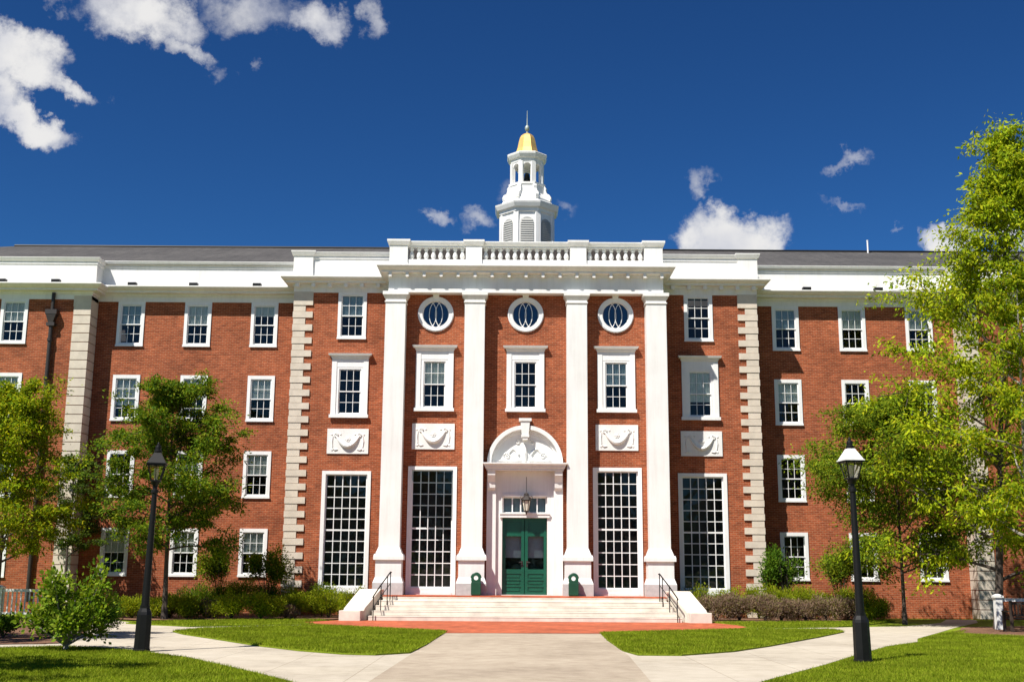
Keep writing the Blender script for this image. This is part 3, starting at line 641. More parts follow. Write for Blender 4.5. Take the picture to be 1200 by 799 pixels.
MB().add([(-.83,.16,.03),(.83,.16,.03),(.83,.16,.6),(-.83,.16,.6)],[(0,1,2,3)]).build('pane',M_GLASS,two); MB().add([(-.83,.3,.03),(.83,.3,.03),(.83,.3,.6),(-.83,.3,.6)],[(0,1,2,3)]).build('blind',M_BLINDB,two)
def door_leaf(s):
    m=MB(); a,b=sorted((s*.012,s*.875)); y=.18; z0,z1=ZB+.02,3.865; H=z1-z0; st=.12
    m.box(a,a+st,y,y+.06,z0,z1); m.box(b-st,b,y,y+.06,z0,z1)
    L=[(0,.12),(.30,.36),(.545,.585),(.665,.71),(.79,.83),(.97,1.0)]   # rails from the bottom (fractions)
    rails=[(0,.035),(.10,.125),(.185,.21),(.27,.33),(.76,.80),(.955,1.0)]
    for p,q in rails: m.box(a+st,b-st,y+.002,y+.058,z0+p*H,z0+q*H)
    for p,q in ((.035,.10),(.125,.185),(.21,.27),(.80,.955)):
        m.box(a+st,b-st,y+.03,y+.05,z0+p*H,z0+q*H); m.box(a+st+.06,b-st-.06,y+.012,y+.031,z0+p*H+.04,z0+q*H-.04)
    o=m.build('door',M_GREEN,BLD)
    MB().add([(a+st,y+.03,z0+.33*H),(b-st,y+.03,z0+.33*H),(b-st,y+.03,z0+.76*H),(a+st,y+.03,z0+.76*H)],[(0,1,2,3)]).build('pane',M_GLASS,o)
    MB().add([(a+st,y+.3,z0+.48*H),(b-st,y+.3,z0+.48*H),(b-st,y+.3,z0+.80*H),(a+st,y+.3,z0+.80*H)],[(0,1,2,3)]).build('blind',M_BLINDB,o)  # grey panel added for the pale reflections in the door glass
    hx=s*.10; hb=MB(); hb.box(hx-.035,hx+.035,y-.012,y-.001,z0+.36*H,z0+.44*H); hb.tube([(hx,y-.01,z0+.42*H),(hx,y-.08,z0+.42*H),(hx+s*.12,y-.08,z0+.42*H)],.016,8); hb.build('handle',M_BROWN,o)
for s in (-1,1): door_leaf(s)
MB().box(-.9,.9,-.25,.3,ZB-.1,ZB+.02).build('door_sill',M_GRAN,BLD)
# downspout on the left wing
ds=MB(); x=-20.1
ds.lathe([(.085,.45),(.085,12.0)],x,1.86,12); 
ds.box(x-.17,x+.17,1.74,1.985,11.85,12.0)
for z in (2.5,5.6,9.55,11.2): ds.lathe([(.115,z),(.115,z+.12)],x,1.86,12)
dso=ds.build('downspout',M_BROWN,BLD)
hp=MB(); hp.frustum(x,1.85,12.0,12.35,.10,.10,.22,.14); hp.box(x-.24,x+.24,1.70,1.985,12.35,12.55); hp.build('hopper_head',M_BROWN,dso); MB().lathe([(.075,12.55),(.075,13.3)],x,1.86,12).build('pipe',M_BROWN,dso)
# cupola
CX,CY=.13,8.0; O8=math.pi/8; k8=1/math.cos(O8)
def octa(prof,cap=True): return MB().lathe([(r*k8,z) for r,z in prof],0,0,8,O8,cap)
cup=octa([(1.32,16.0),(1.32,18.85)]).build('cupola',M_WHITE,BLD,(CX,CY,0))
def face_frames():
    for k in range(8):
        a=k*math.pi/4; yield k,Matrix.Rotation(a,4,'Z')
def put(mb,mat,vs,fs): mb.add([mat@Vector(v) for v in vs],fs)
lv=MB(); fr=MB(); pi_=MB()
for k,Mx in face_frames():
    ap=1.32; Q=[(-.34,16.9),(.34,16.9)]+[(.34*math.cos(a),18.22+.34*math.sin(a)) for a in [math.pi*j/12 for j in range(13)]]
    n=len(Q); put(fr,Mx,[(q[0]*1.22 if i>1 else q[0]*1.22,-ap-.03,q[1]+(.06 if i>1 else 0)) for i,q in enumerate(Q)]+[(q[0]*1.22,-ap+.05,q[1]+(.06 if i>1 else 0)) for i,q in enumerate(Q)],[tuple(range(n))]+[(i,i+n,(i+1)%n+n,(i+1)%n) for i in range(n)])
    put(lv,Mx,[(q[0],-ap-.034,q[1]) for q in Q],[tuple(range(n))])
    for j in range(14):
        z=16.95+j*.11; 
        if z>18.45: break
        hw=.33 if z<18.22 else math.sqrt(max(.001,.33**2-(z-18.22)**2))
        put(lv,Mx,[(-hw,-ap-.036,z+.09),(hw,-ap-.036,z+.09),(hw,-ap-.075,z),(-hw,-ap-.075,z)],[(3,2,1,0)])
    put(pi_,Mx@Matrix.Rotation(O8,4,'Z'),[(-.13,-1.32*k8-.035,16),(.13,-1.32*k8-.035,16),(.13,-1.32*k8-.035,18.85),(-.13,-1.32*k8-.035,18.85),(-.16,-1.33,16),(.16,-1.33,16),(.16,-1.33,18.85),(-.16,-1.33,18.85)],[(0,1,2,3),(4,0,3,7),(1,5,6,2)])
fr.build('louver_frame',M_WHITE,cup,fix=True); lv.build('louver',M_LOUV,cup); pi_.build('corner_strip',M_WHITE,cup)
octa([(1.33,18.82),(1.40,18.86),(1.40,19.0),(1.52,19.05),(1.60,19.22),(1.62,19.30),(1.30,19.42),(1.25,19.5)]).build('lower_cornice',M_WHITE,cup)
octa([(1.18,19.45),(1.18,19.62),(1.10,19.66),(.92,19.95),(.90,20.35),(.94,20.36),(.94,20.46),(.80,20.5)]).build('drum',M_WHITE,cup)
P=[(.92,19.6),(1.30,19.6),(1.34,19.75),(1.26,19.90),(1.12,19.98),(1.06,20.12),(1.07,20.26),(1.0,20.36),(.92,20.36)]
n=len(P); sc=MB().add([(-.09,-p,z) for p,z in P]+[(.09,-p,z) for p,z in P],[tuple(range(n)),tuple(range(2*n-1,n-1,-1))]+[(i,i+n,(i+1)%n+n,(i+1)%n) for i in range(n)]).build('scroll_buttress',M_WHITE,cup,fix=True)
sc.rotation_euler=(0,0,O8)
for k in range(1,8): copy_tree(sc,rz=O8+k*math.pi/4)
cup.scale=(.95,.95,1); cup.location.z=-.2
# open arcade
ar=MB(); rp=.80
for k,Mx in face_frames():
    Mq=Mx@Matrix.Rotation(O8,4,'Z'); rk=rp*k8
    put(ar,Mq,[(-.11,-rk-.03,20.4),(.11,-rk-.03,20.4),(.11,-rk+.16,20.4),(-.11,-rk+.16,20.4),(-.11,-rk-.03,21.55),(.11,-rk-.03,21.55),(.11,-rk+.16,21.55),(-.11,-rk+.16,21.55)],[(0,1,5,4),(1,2,6,5),(2,3,7,6),(3,0,4,7)])
    hw=rp*math.tan(O8)-.05; rr=.20
    prev=None
    for j in range(12):      # arch spandrels
        a,b=math.pi*j/12,math.pi*(j+1)/12
        x0,x1=rr*math.cos(a),rr*math.cos(b); z0_,z1_=21.28+rr*math.sin(a),21.28+rr*math.sin(b)
        put(ar,Mx,[(x0,-rp,z0_),(x1,-rp,z1_),(x1,-rp,21.56),(x0,-rp,21.56),(x0,-rp+.12,z0_),(x1,-rp+.12,z1_),(x1,-rp+.12,21.56),(x0,-rp+.12,21.56)],[(0,1,2,3),(4,7,6,5),(0,4,5,1)])
    for s in (-1,1): put(ar,Mx,[(s*rr,-rp,20.4),(s*(hw+.05),-rp,20.4),(s*(hw+.05),-rp,21.56),(s*rr,-rp,21.56),(s*rr,-rp+.12,20.4),(s*rr,-rp+.12,21.56)],[(0,1,2,3),(0,3,5,4)])
ar.build('arcade',M_WHITE,cup,fix=True)
MB().lathe([(.02,20.98),(.22,20.70),(.17,20.85),(.13,21.05),(.10,21.15),(.02,21.2)][1:],0,0,14).build('bell',M_BRONZE,cup,smooth=True)
octa([(.70,21.54),(.82,21.55),(.84,21.70),(.92,21.74),(1.0,21.88),(1.02,21.96),(.98,22.0),(.62,22.12)]).build('upper_cornice',M_WHITE,cup)
octa([(.66,22.06),(.58,22.16),(.50,22.40),(.44,22.70),(.38,22.95),(.30,23.1),(.18,23.2),(.06,23.26)]).build('dome',M_GOLD,cup)
MB().lathe([(.05,23.2),(.04,23.36),(.10,23.42),(.13,23.52),(.10,23.62),(.035,23.68),(.028,23.8),(.012,24.45)],0,0,12).build('finial',paint('verdigris_finial',(.36,.42,.38),.5,.1,4,metal=.3),cup,smooth=True)
# ---------------- steps ----------------
ST=thing('front_steps','broad pale granite steps with brick landing below the green doors','steps',(0,0,0))
# flared steps: width grows towards the bottom
NS=5; rise=ZB/NS; yt=-1.75; td=.34
mb=MB(); 
for i in range(NS):
    z1=ZB-i*rise-(.05 if i==0 else 0); hw=5.33+.09*i; yf=yt-td*i; yb=yt-td*(i-1)+.02 if i else yt+.35
    s=MB(); s.prism([(-hw,yf),(hw,yf),(hw,yb),(-hw,yb)],z1-.04,z1,'z'); s.prism([(-hw+.01,yf+.008),(hw-.01,yf+.008),(hw-.01,yb),(-hw+.01,yb)],0 if i==NS-1 else z1-rise+.004,z1-.0401,'z'); s.build('step',M_STEP,ST,bevel=.012)
MB().box(-5.9,5.9,yt+.351,-.001,0,ZB-.01).add([(-5.33,yt,ZB-.046),(5.33,yt,ZB-.046),(5.33,yt,ZB-.002),(-5.33,yt,ZB-.002),(-5.33,-.002,ZB-.002),(5.33,-.002,ZB-.002)],[(0,1,2,3),(3,2,5,4)]).build('landing',M_PAVER,ST)
for s in (-1,1):
    m=MB(); C_=[(5.40,yt+.55,.0,1.08),(6.22,yt+.55,0,1.08)]
    # lofted along the flare: stations (y, inner x, outer x, top)
    stn=[(yt+.6,5.34,6.14,1.10),(yt+.12,5.42,6.22,1.10),(yt-1.30,5.83,6.58,.44),(yt-1.32,5.84,6.60,.37),(yt-1.72,5.93,6.70,.37)]
    vs=[];fs=[]
    for y,a,b,t in stn: vs+=[(s*a,y,0),(s*b,y,0),(s*b,y,t),(s*a,y,t)]
    for i in range(len(stn)-1):
        for j in range(4): fs.append((4*i+j,4*i+(j+1)%4,4*i+4+(j+1)%4,4*i+4+j))
    n=4*(len(stn)-1); fs+=[(0,1,2,3),(n+3,n+2,n+1,n)]
    m.add(vs,fs).build('cheek_wall',M_STEP,ST,fix=True,bevel=.015)
for s,lab in ((-1,'black iron handrail on the left end of the granite steps'),(1,'black iron handrail on the right end of the granite steps')):
    H=thing('handrail',lab,'handrail',(s*5.2,yt,ZB),'handrails of the front steps'); q=lambda p:(p[0]-s*5.2,p[1]-yt,p[2]-ZB)
    top=[(s*5.02,yt-.02,1.72),(s*5.04,yt-.1,1.74),(s*5.30,yt-.85,1.28),(s*5.5,yt-1.45,.88),(s*5.52,yt-1.52,.82)]
    MB().tube([q(p) for p in top],.024,8).build('rail',M_BLACK,H)
    MB().tube([q((p[0],p[1],p[2]-.42)) for p in top[1:4]],.014,6).build('lower_rail',M_BLACK,H)
    for (x,y,z) in (top[1],(s*5.12,yt-.35,1.58),(s*5.30,yt-.85,1.28),top[3]):
        i=max(0,min(NS-1,int(math.ceil((yt-y)/td)))); MB().tube([q((x,y,0.0 if i>=NS-1 else ZB-(i)*rise-.02)),q((x,y,z))],.018,8).build('post',M_BLACK,H)
# ---------------- lamps, bins, bench, railings ----------------
def lamp_post(name,label,loc,capmat,tilt=0):
    o=thing(name,label,'street lamp',loc)
    R8=math.pi/8
    b=MB(); b.lathe([(.19,0),(.19,.06),(.175,.07),(.165,.82),(.15,.88),(.10,.98),(.09,1.0)],0,0,8,R8); b.lathe([(.11,.96),(.11,1.02)],0,0,8,R8); b.build('base',M_BLACK,o)
    MB().lathe([(.088,1.0),(.056,3.50),(.056,3.54),(.078,3.56),(.078,3.62),(.05,3.64),(.05,3.72),(.085,3.76),(.098,3.82),(.0,3.825)],0,0,12).build('pole',M_BLACK,o,smooth=True)
    z0,z1=3.82,4.18; a0,a1=.095,.170
    f=MB(); f.box(-a0-.015,a0+.015,-a0-.015,a0+.015,z0,z0+.03)
    for sx in (-1,1):
        for sy in (-1,1): f.tube([(sx*a0,sy*a0,z0),(sx*a1,sy*a1,z1)],.014,6)
    for k in range(4):
        Mx=Matrix.Rotation(k*math.pi/2,4,'Z'); f.tube([Mx@Vector((0,-a0,z0)),Mx@Vector((0,-a1,z1))],.008,5)
    f.box(-a1-.03,a1+.03,-a1-.03,a1+.03,z1,z1+.035); lf=f.build('lantern',M_BLACK,o)
    MB().frustum(0,0,z0+.031,z1,a0-.012,a0-.012,a1-.012,a1-.012).build('glass',M_LGLASS,lf)
    MB().lathe([(.035,z0+.03),(.04,z0+.12),(.055,z0+.15),(.05,z0+.30),(.02,z0+.32)],0,0,10).build('bulb',M_FROST,lf,smooth=True)
    c=MB(); c.frustum(0,0,z1+.036,z1+.06,a1+.045,a1+.045,a1+.045,a1+.045); c.frustum(0,0,z1+.061,z1+.30,a1+.03,a1+.03,.075,.075); c.build('cap',capmat,o)
    MB().lathe([(.08,z1+.301),(.085,z1+.32),(.085,z1+.36),(.06,z1+.38),(.065,z1+.43),(.055,z1+.47),(.025,z1+.49),(.028,z1+.52),(.0,z1+.56)],0,0,12).build('finial',M_BLACK,o,smooth=True)
    return o
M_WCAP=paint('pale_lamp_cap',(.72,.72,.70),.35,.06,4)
l1=lamp_post('lamp_post','all black lamp post with black lantern cap on the lawn beside a small magnolia',(-8.52,-20.2,0),M_BLACK); l1.rotation_euler=(0,R(.9),R(12)); l1['group']='lamp posts along the path'; l1.scale=(1,1,.96)
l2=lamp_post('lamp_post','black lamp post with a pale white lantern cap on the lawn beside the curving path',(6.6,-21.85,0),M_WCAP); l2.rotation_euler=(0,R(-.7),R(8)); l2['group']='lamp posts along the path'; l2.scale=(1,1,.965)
def lantern(loc):
    o=thing('hanging_lantern','old bronze lantern hanging above the green double doors','lantern',loc)
    f=MB(); f.lathe([(.04,-.06),(.10,-.03),(.11,.0)],0,0,6)
    for k in range(6):
        a=k*math.pi/3; f.tube([(.10*math.cos(a),.10*math.sin(a),0),(.17*math.cos(a),.17*math.sin(a),.40)],.014,5)
    f.lathe([(.19,.40),(.20,.43)],0,0,6); f.lathe([(.01,-.14),(.035,-.1),(.03,-.06)],0,0,8); f.build('frame',M_BROWN,o)
    MB().lathe([(.09,.01),(.155,.39)],0,0,6,cap=False).build('glass',M_FROST,o)
    MB().lathe([(.235,.431),(.22,.46),(.10,.58),(.09,.66),(.05,.70),(.02,.72)],0,0,6).build('cap',M_BROWN,o)
    t=MB(); t.tube([(0,0,.7),(0,0,1.33)],.012,6)
    for k in range(4):
        a=k*math.pi/2+.4; t.tube([(.2*math.cos(a),.2*math.sin(a),.45),(.27*math.cos(a),.27*math.sin(a),.52),(.22*math.cos(a),.22*math.sin(a),.60)],.012,5)
    t.build('chain',M_BROWN,o)
    return o
ln=lantern((.06,-.26,4.12)); ln.scale=(1,1,1)
def bin_(label,loc):
    o=thing('litter_bin',label,'bin',loc,'green bins by the doors')
    r=.185; hz=.66
    # body with a round-headed top pierced by a round hole
    m=MB(); N=24; Y0,Y1=-.15,.15
    outer=[(-r,.03),(r,.03),(r,.5)]; 
    m.box(-r,r,Y0,Y1,.03,.50)
    hole=.085; vs=[];fs=[]
    def outpt(a):
        c,s=math.cos(a),math.sin(a)
        if s>=0: return (r*c,hz-.0+r*s*.98)
        k=r/max(abs(c),1e-6); x=k*c; z=k*s
        if z<-.16: kk=.16/abs(s); x=kk*c; z=-.16
        return (x,hz+z)
    for k in range(N):
        a=2*math.pi*k/N; ox,oz=outpt(a); ix,iz=hole*math.cos(a),hz+hole*math.sin(a)
        vs+=[(ix,Y0+.02,iz),(ox,Y0+.02,oz),(ox,Y1-.02,oz),(ix,Y1-.02,iz)]
    for k in range(N):
        b,d=4*k,4*((k+1)%N)
        for i in range(4): fs.append((b+i,b+(i+1)%4,d+(i+1)%4,d+i))
    m.add(vs,fs); m.build('body',M_BIN,o,fix=True,bevel=.008)
    c=MB(); c.tube([( (r+.008)*math.cos(a),0,hz+(r+.008)*math.sin(a)) for a in [math.pi*k/14 for k in range(15)]],.02,6); c.build('rim',M_BIN,o)
    MB().box(-r+.02,r-.02,-.13,.13,0,.029).build('foot',M_BLACK,o)
bin_('green round topped bin on the landing left of the green doors',(-1.86,-1.02,ZB)); bin_('green round topped bin on the landing right of the green doors',(1.86,-1.02,ZB))
def bench(loc,rz):
    o=thing('park_bench','dark wooden slatted bench under the tree at the right edge of the lawn','bench',loc); o.rotation_euler=(0,0,rz); L=1.0
    s=MB()
    for i in range(5): s.box(-L+.05,L-.05,-.24+.10*i,-.16+.10*i,.42,.45)
    s.build('seat',M_WOOD,o)
    b=MB(); b.box(-L+.07,L-.07,-.27,-.22,.86,.93); b.box(-L+.07,L-.07,-.27,-.22,.50,.55)
    for i in range(17): x=-L+.13+i*(2*L-.26)/16; b.box(x-.02,x+.02,-.26,-.235,.55,.86)
    b.build('backrest',M_WOOD,o)
    for sx in (-1,1):
        m=MB(); m.box(sx*L-.04,sx*L+.04,-.29,-.21,0,.97); m.build('leg',M_WOOD,o)
        m=MB(); m.box(sx*L-.04,sx*L+.04,.20,.28,0,.62); m.build('leg',M_WOOD,o)
        MB().box(sx*L-.045,sx*L+.045,-.209,.30,.621,.66).build('armrest',M_WOOD,o)
bench((16.25,-8.3,0),R(4))
def railing(label,loc,length,direction=1,spin=True):
    o=thing('white_railing',label,'railing',loc); d=direction
    p=MB(); x0,x1=sorted((0,d*length)); p.box(x0,x1,-.06,.06,.92,1.02); p.build('top_rail',M_WHITE,o)
    if spin: MB().box(x0,x1,-.05,.05,.10,.17).build('bottom_rail',M_WHITE,o)
    for px in [d*q for q in np.arange(.0,length+.1,2.0)]:
        q=MB(); q.box(px-.11,px+.11,-.11,.11,0,1.04); q.frustum(px,0,1.041,1.10,.15,.15,.15,.15); q.frustum(px,0,1.101,1.16,.14,.14,.04,.04); q.build('post',M_WHITE,o)
    k=int(length/.16) if spin else 0; pr=None
    for i in range(k):
        xx=d*(.08+i*.16)
        if abs((abs(xx)+1)%2-1)<.13: continue
        if pr is None: pr=MB().box(-.022,.022,-.022,.022,.17,.92).build('spindle',M_WHITE,o,(xx,0,0))
        else: copy_tree(pr,(xx,0,0))
railing('white wooden railing behind the left trees in front of the brick wing',(-17.6,-1.9,0),5.2,-1)
railing('white wooden post and rail with a capped post beside the bench at the right edge',(15.58,-6.9,0),4.2,1,False)

# ---------------- vegetation ----------------
def leaf_quads(cent,dirs,size,aspect,rng,fold=.25):
    """rhombic leaves: centre, pointing direction, length"""
    n=len(cent); d=dirs/np.maximum(np.linalg.norm(dirs,axis=1,keepdims=True),1e-6)
    r=rng.normal(size=(n,3))*.6+np.array([-.35,-.5,.8]); w=np.cross(d,r); w/=np.maximum(np.linalg.norm(w,axis=1,keepdims=True),1e-6); nn=np.cross(d,w)
    L=(size*rng.uniform(.65,1.25,n))[:,None]; Wd=L*aspect
    a=cent-d*L*.5; c=cent+d*L*.5; b=cent+w*Wd*.5+nn*Wd*fold*.3; e=cent-w*Wd*.5+nn*Wd*fold*.3
    return np.stack([a,b,c,e],1).reshape(-1,3)
def tree(name,label,cat,loc,height,clear,radius,trunk_r,bark,leafm,seed,n_limb=22,sub=7,lps=60,leaf=.16,aspect=.42,droop=.35,rise=.5,lean=(0,0),prof=None,forks=0,group=None,spread=.28,top_taper=.35):
    rng=np.random.default_rng(seed); o=thing(name,label,cat,loc,group)
    prof=prof or (lambda t:(math.sin(math.pi*min(1,.18+.82*t)))**.7)
    T=MB()
    def path(p,d,l,n,curl,jit,grav=0):
        pts=[np.array(p,float)]; d=np.array(d,float); d/=np.linalg.norm(d)
        for i in range(n):
            d=d+rng.normal(0,jit,3)+np.array([0,0,curl-grav*(i/n)]); d/=np.linalg.norm(d); pts.append(pts[-1]+d*l/n)
        return pts
    tp=[np.array([lean[0]*t+.10*math.sin(3*t+seed)*trunk_r*4*t,lean[1]*t+.1*math.cos(2.4*t+seed)*trunk_r*4*t,height*t*.985]) for t in np.linspace(0,1,14)]
    def trunk_at(t): 
        q=t*13; i=min(12,int(q)); return tp[i]+(tp[i+1]-tp[i])*(q-i)
    rad=[trunk_r*(1.25 if i==0 else 1-.93*(i/13)**.8) for i in range(14)]
    T.tube(tp,rad,8)
    C=[];D=[]
    tips=[]
    for i in range(n_limb):
        t=clear+(1-clear)*(i+rng.uniform(.0,.9))/n_limb; u=(t-clear)/(1-clear)
        az=i*2.39996+rng.uniform(-.5,.5); Lr=radius*prof(u)*rng.uniform(.7,1.15)
        d=np.array([math.cos(az),math.sin(az),rise*(.5+.9*u)+rng.normal(0,.1)])
        lp=path(trunk_at(t*.97),d,max(.4,Lr*1.1),7,.04,.10,droop*.25)
        r0=max(.018,trunk_r*.42*(1-u*.75)); T.tube(lp,[r0*(1-.85*k/7) for k in range(8)],5)
        for j in range(sub):
            k=1.5+ (7-1.5)*(j+rng.uniform(.2,1))/sub; k=min(k,6.99); ii=int(k); p=lp[ii]+(lp[ii+1]-lp[ii])*(k-ii)
            dd=(lp[ii+1]-lp[ii]); dd/=np.linalg.norm(dd); dd=dd*.8+rng.normal(0,.75,3); dd[2]=dd[2]*.6+.12
            sl=radius*rng.uniform(.16,.38)*(.6+.6*prof(u)); sp=path(p,dd,sl,4,.02,.16,droop*.4)
            T.tube(sp,[r0*.30,r0*.26,r0*.2,r0*.15,r0*.1],4); tips.append((sp,sl))
    for k in range(3):
        sp=path(trunk_at(.93+.02*k),np.array([rng.normal(0,.3),rng.normal(0,.3),1]),height*.05,4,0,.1); tips.append((sp,radius*.25))
    for sp,sl in tips:
        n=int(lps*rng.uniform(.45,1.5)); nt=3; tc_=rng.uniform(.6,3.99,nt); q=tc_[rng.integers(0,nt,n)]+rng.normal(0,.13,n); q=np.clip(q,0,3.99); ii=q.astype(int); spn=np.array(sp); base=spn[ii]+(spn[ii+1]-spn[ii])*(q-ii)[:,None]
        off=rng.normal(0,1,(n,3))*np.array([1,1,.55])*spread*.72*max(.55,min(1.3,sl)); off[:,2]-=droop*.25*np.abs(off[:,0])
        c=base+off; C.append(c); dr=off+rng.normal(0,.4,(n,3)); dr[:,2]-=droop*1.2*np.linalg.norm(dr,axis=1)*rng.uniform(.2,1,n); D.append(dr)
    C=np.concatenate(C);D=np.concatenate(D)
    T.build('trunk',bark,o,smooth=True)
    raw_mesh('crown',leaf_quads(C,D,leaf,aspect,rng),4,leafm,o)
    return o
L_LOCUST=leaf_mat('locust_leaf',[(.11,.18,.006),(.21,.295,.008),(.32,.39,.012),(.45,.44,.016)],.38)
L_YG=leaf_mat('yellow_green_leaf',[(.08,.15,.005),(.17,.25,.007),(.28,.34,.009),(.40,.36,.012)],.38)
L_MID=leaf_mat('mid_green_leaf',[(.032,.075,.006),(.07,.135,.008),(.13,.20,.011),(.24,.25,.014)],.36)
L_DK=leaf_mat('deep_green_leaf',[(.025,.055,.008),(.045,.085,.010),(.08,.125,.014),(.12,.16,.018)],.35)
L_BUSH=leaf_mat('spirea_leaf',[(.11,.165,.007),(.19,.25,.010),(.27,.32,.013),(.33,.33,.02)],.36)
L_DRY=leaf_mat('purple_brown_twig',[(.14,.085,.065),(.21,.135,.10),(.26,.18,.12),(.17,.17,.04)],.25)
L_MAG=leaf_mat('magnolia_leaf',[(.055,.115,.007),(.11,.19,.010),(.18,.27,.015),(.26,.31,.03)],.33,.5)
L_HEDGE=leaf_mat('hedge_leaf',[(.03,.075,.006),(.05,.115,.008),(.085,.165,.010),(.12,.19,.013)],.3)
L_FRESH=leaf_mat('fresh_green_leaf',[(.045,.09,.006),(.10,.165,.009),(.175,.24,.012),(.28,.295,.016)],.36)
tree('locust_tree','tall bright yellow green locust tree at the right with drooping leaf sprays above the roofline','tree',(15.75,-6.4,0),18.0,.09,4.5,.155,M_BARK,L_LOCUST,11,n_limb=54,sub=9,lps=112,leaf=.19,aspect=.38,droop=.75,rise=.75,lean=(1.6,0),prof=lambda t:float(np.interp(t,[0,.2,.45,.58,.70,.80,.86,1],[.8,1.05,1.0,.72,.50,.34,.12,.06])),spread=.34)
tree('locust_tree','tree with pale grey trunk at the far right edge in front of the bench','tree',(15.15,-10.4,0),11.5,.2,2.5,.13,M_PALEBARK,L_YG,12,n_limb=24,sub=7,lps=90,leaf=.15,droop=.5,lean=(.3,0))
tree('young_tree','darker green round tree between the right lamp post and the tall locust','tree',(13.7,-3.2,0),8.2,.22,3.3,.085,M_BARK,L_FRESH,21,n_limb=44,sub=9,lps=180,leaf=.13,droop=.5,rise=.4,prof=lambda t:(math.sin(math.pi*min(1,.25+.75*t)))**.6,spread=.36)
tree('young_tree','dense green tree in front of the recessed brick wall behind the left lamp post','tree',(-12.85,-3.8,0),8.7,.28,2.55,.11,M_BARK,L_MID,31,n_limb=40,sub=8,lps=185,leaf=.13,droop=.3,rise=.4,lean=(-.25,0),prof=lambda t:(math.sin(math.pi*min(1,.25+.75*t)))**.55,spread=.33)
tree('young_tree','yellow green tree at the far left in front of the brick wing','tree',(-18.7,-4.2,0),8.0,.24,2.6,.11,M_BARK,L_YG,41,n_limb=36,sub=8,lps=170,leaf=.13,droop=.3,rise=.7,prof=lambda t:(math.sin(math.pi*min(1,.25+.72*t)))**.5,spread=.34)
tree('young_tree','thin dark trunked tree just behind the yellow green tree at the left','tree',(-18.3,1.0,0),6.2,.35,1.7,.08,M_BARK,L_DK,42,n_limb=18,sub=6,lps=90,leaf=.13,droop=.2,rise=.8)
tree('lawn_tree','broad tree outside the left edge whose shade falls on the front lawn','tree',(-12.9,-27.9,0),7.6,.40,2.9,.13,M_BARK,L_MID,51,n_limb=22,sub=6,lps=40,leaf=.24,droop=.3,rise=.4)
0 and tree('lawn_tree','tree outside the right edge whose shade falls on the lower right lawn','tree',(10.6,-27.6,0),4.9,.45,1.3,.08,M_BARK,L_MID,52,n_limb=14,sub=5,lps=30,leaf=.22,droop=.3,rise=.4)
tree('lawn_tree','tall tree outside the left edge whose shade crosses the path beside the magnolia','tree',(-16.6,-19.6,0),11.6,.52,2.6,.15,M_BARK,L_MID,53,n_limb=22,sub=6,lps=42,leaf=.24,droop=.3,rise=.4)
def far_wood():
    rng=np.random.default_rng(9); n=9000; x=rng.uniform(-75,75,n); top=11+4*np.sin(x*.21)+3*np.sin(x*.47+1); z=top*rng.uniform(0,1,n)**.7+1; y=-96-rng.uniform(0,7,n)
    o=raw_mesh('far_trees',leaf_quads(np.stack([x,y,z],1),rng.normal(size=(n,3)),1.7,.7,rng),4,L_DK); tag(o,'far belt of leafy trees beyond the lawn facing the building','trees',kind='stuff')
far_wood()
def shrub(name,label,loc,rx,ry,h,n,leafm,seed,leaf=.10,aspect=.5,bottom=.0,group=None,twigm=None,stems=9,lumps=7,up=.5,cat='shrub',shell=.72):
    rng=np.random.default_rng(seed); o=thing(name,label,cat,loc,group)
    T=MB()
    for k in range(stems):
        a=rng.uniform(0,6.28); q=rng.uniform(.2,.8); T.tube([(0,0,0),(rx*.3*q*math.cos(a),ry*.3*q*math.sin(a),h*.35),(rx*q*math.cos(a),ry*q*math.sin(a),h*rng.uniform(.65,.9))],[.022,.014,.005],5)
    T.build('stem',twigm or M_BARK,o)
    # lumpy dome of several clumps
    cs=[]
    for k in range(lumps):
        a=rng.uniform(0,6.28); q=rng.uniform(.15,.75); zz=bottom+(h-bottom)*rng.uniform(.35,.72); cs.append((rx*q*math.cos(a),ry*q*math.sin(a),zz,rng.uniform(.32,.5)))
    cs=np.array(cs); idx=rng.integers(0,lumps,n); c=cs[idx]
    v=rng.normal(size=(n,3)); v/=np.linalg.norm(v,axis=1,keepdims=True); rr=np.minimum(1.15,shell+rng.normal(0,.22,n))[:,None]
    P=c[:,:3]+v*rr*c[:,3:4]*np.array([rx*1.1,ry*1.1,(h-bottom)*.75]); P[:,2]=np.clip(P[:,2],bottom*.9+.02,h*1.06)
    d=v+rng.normal(0,.5,(n,3)); d[:,2]+=up
    raw_mesh('leaves',leaf_quads(P,d,leaf,aspect,rng),4,leafm,o); return o
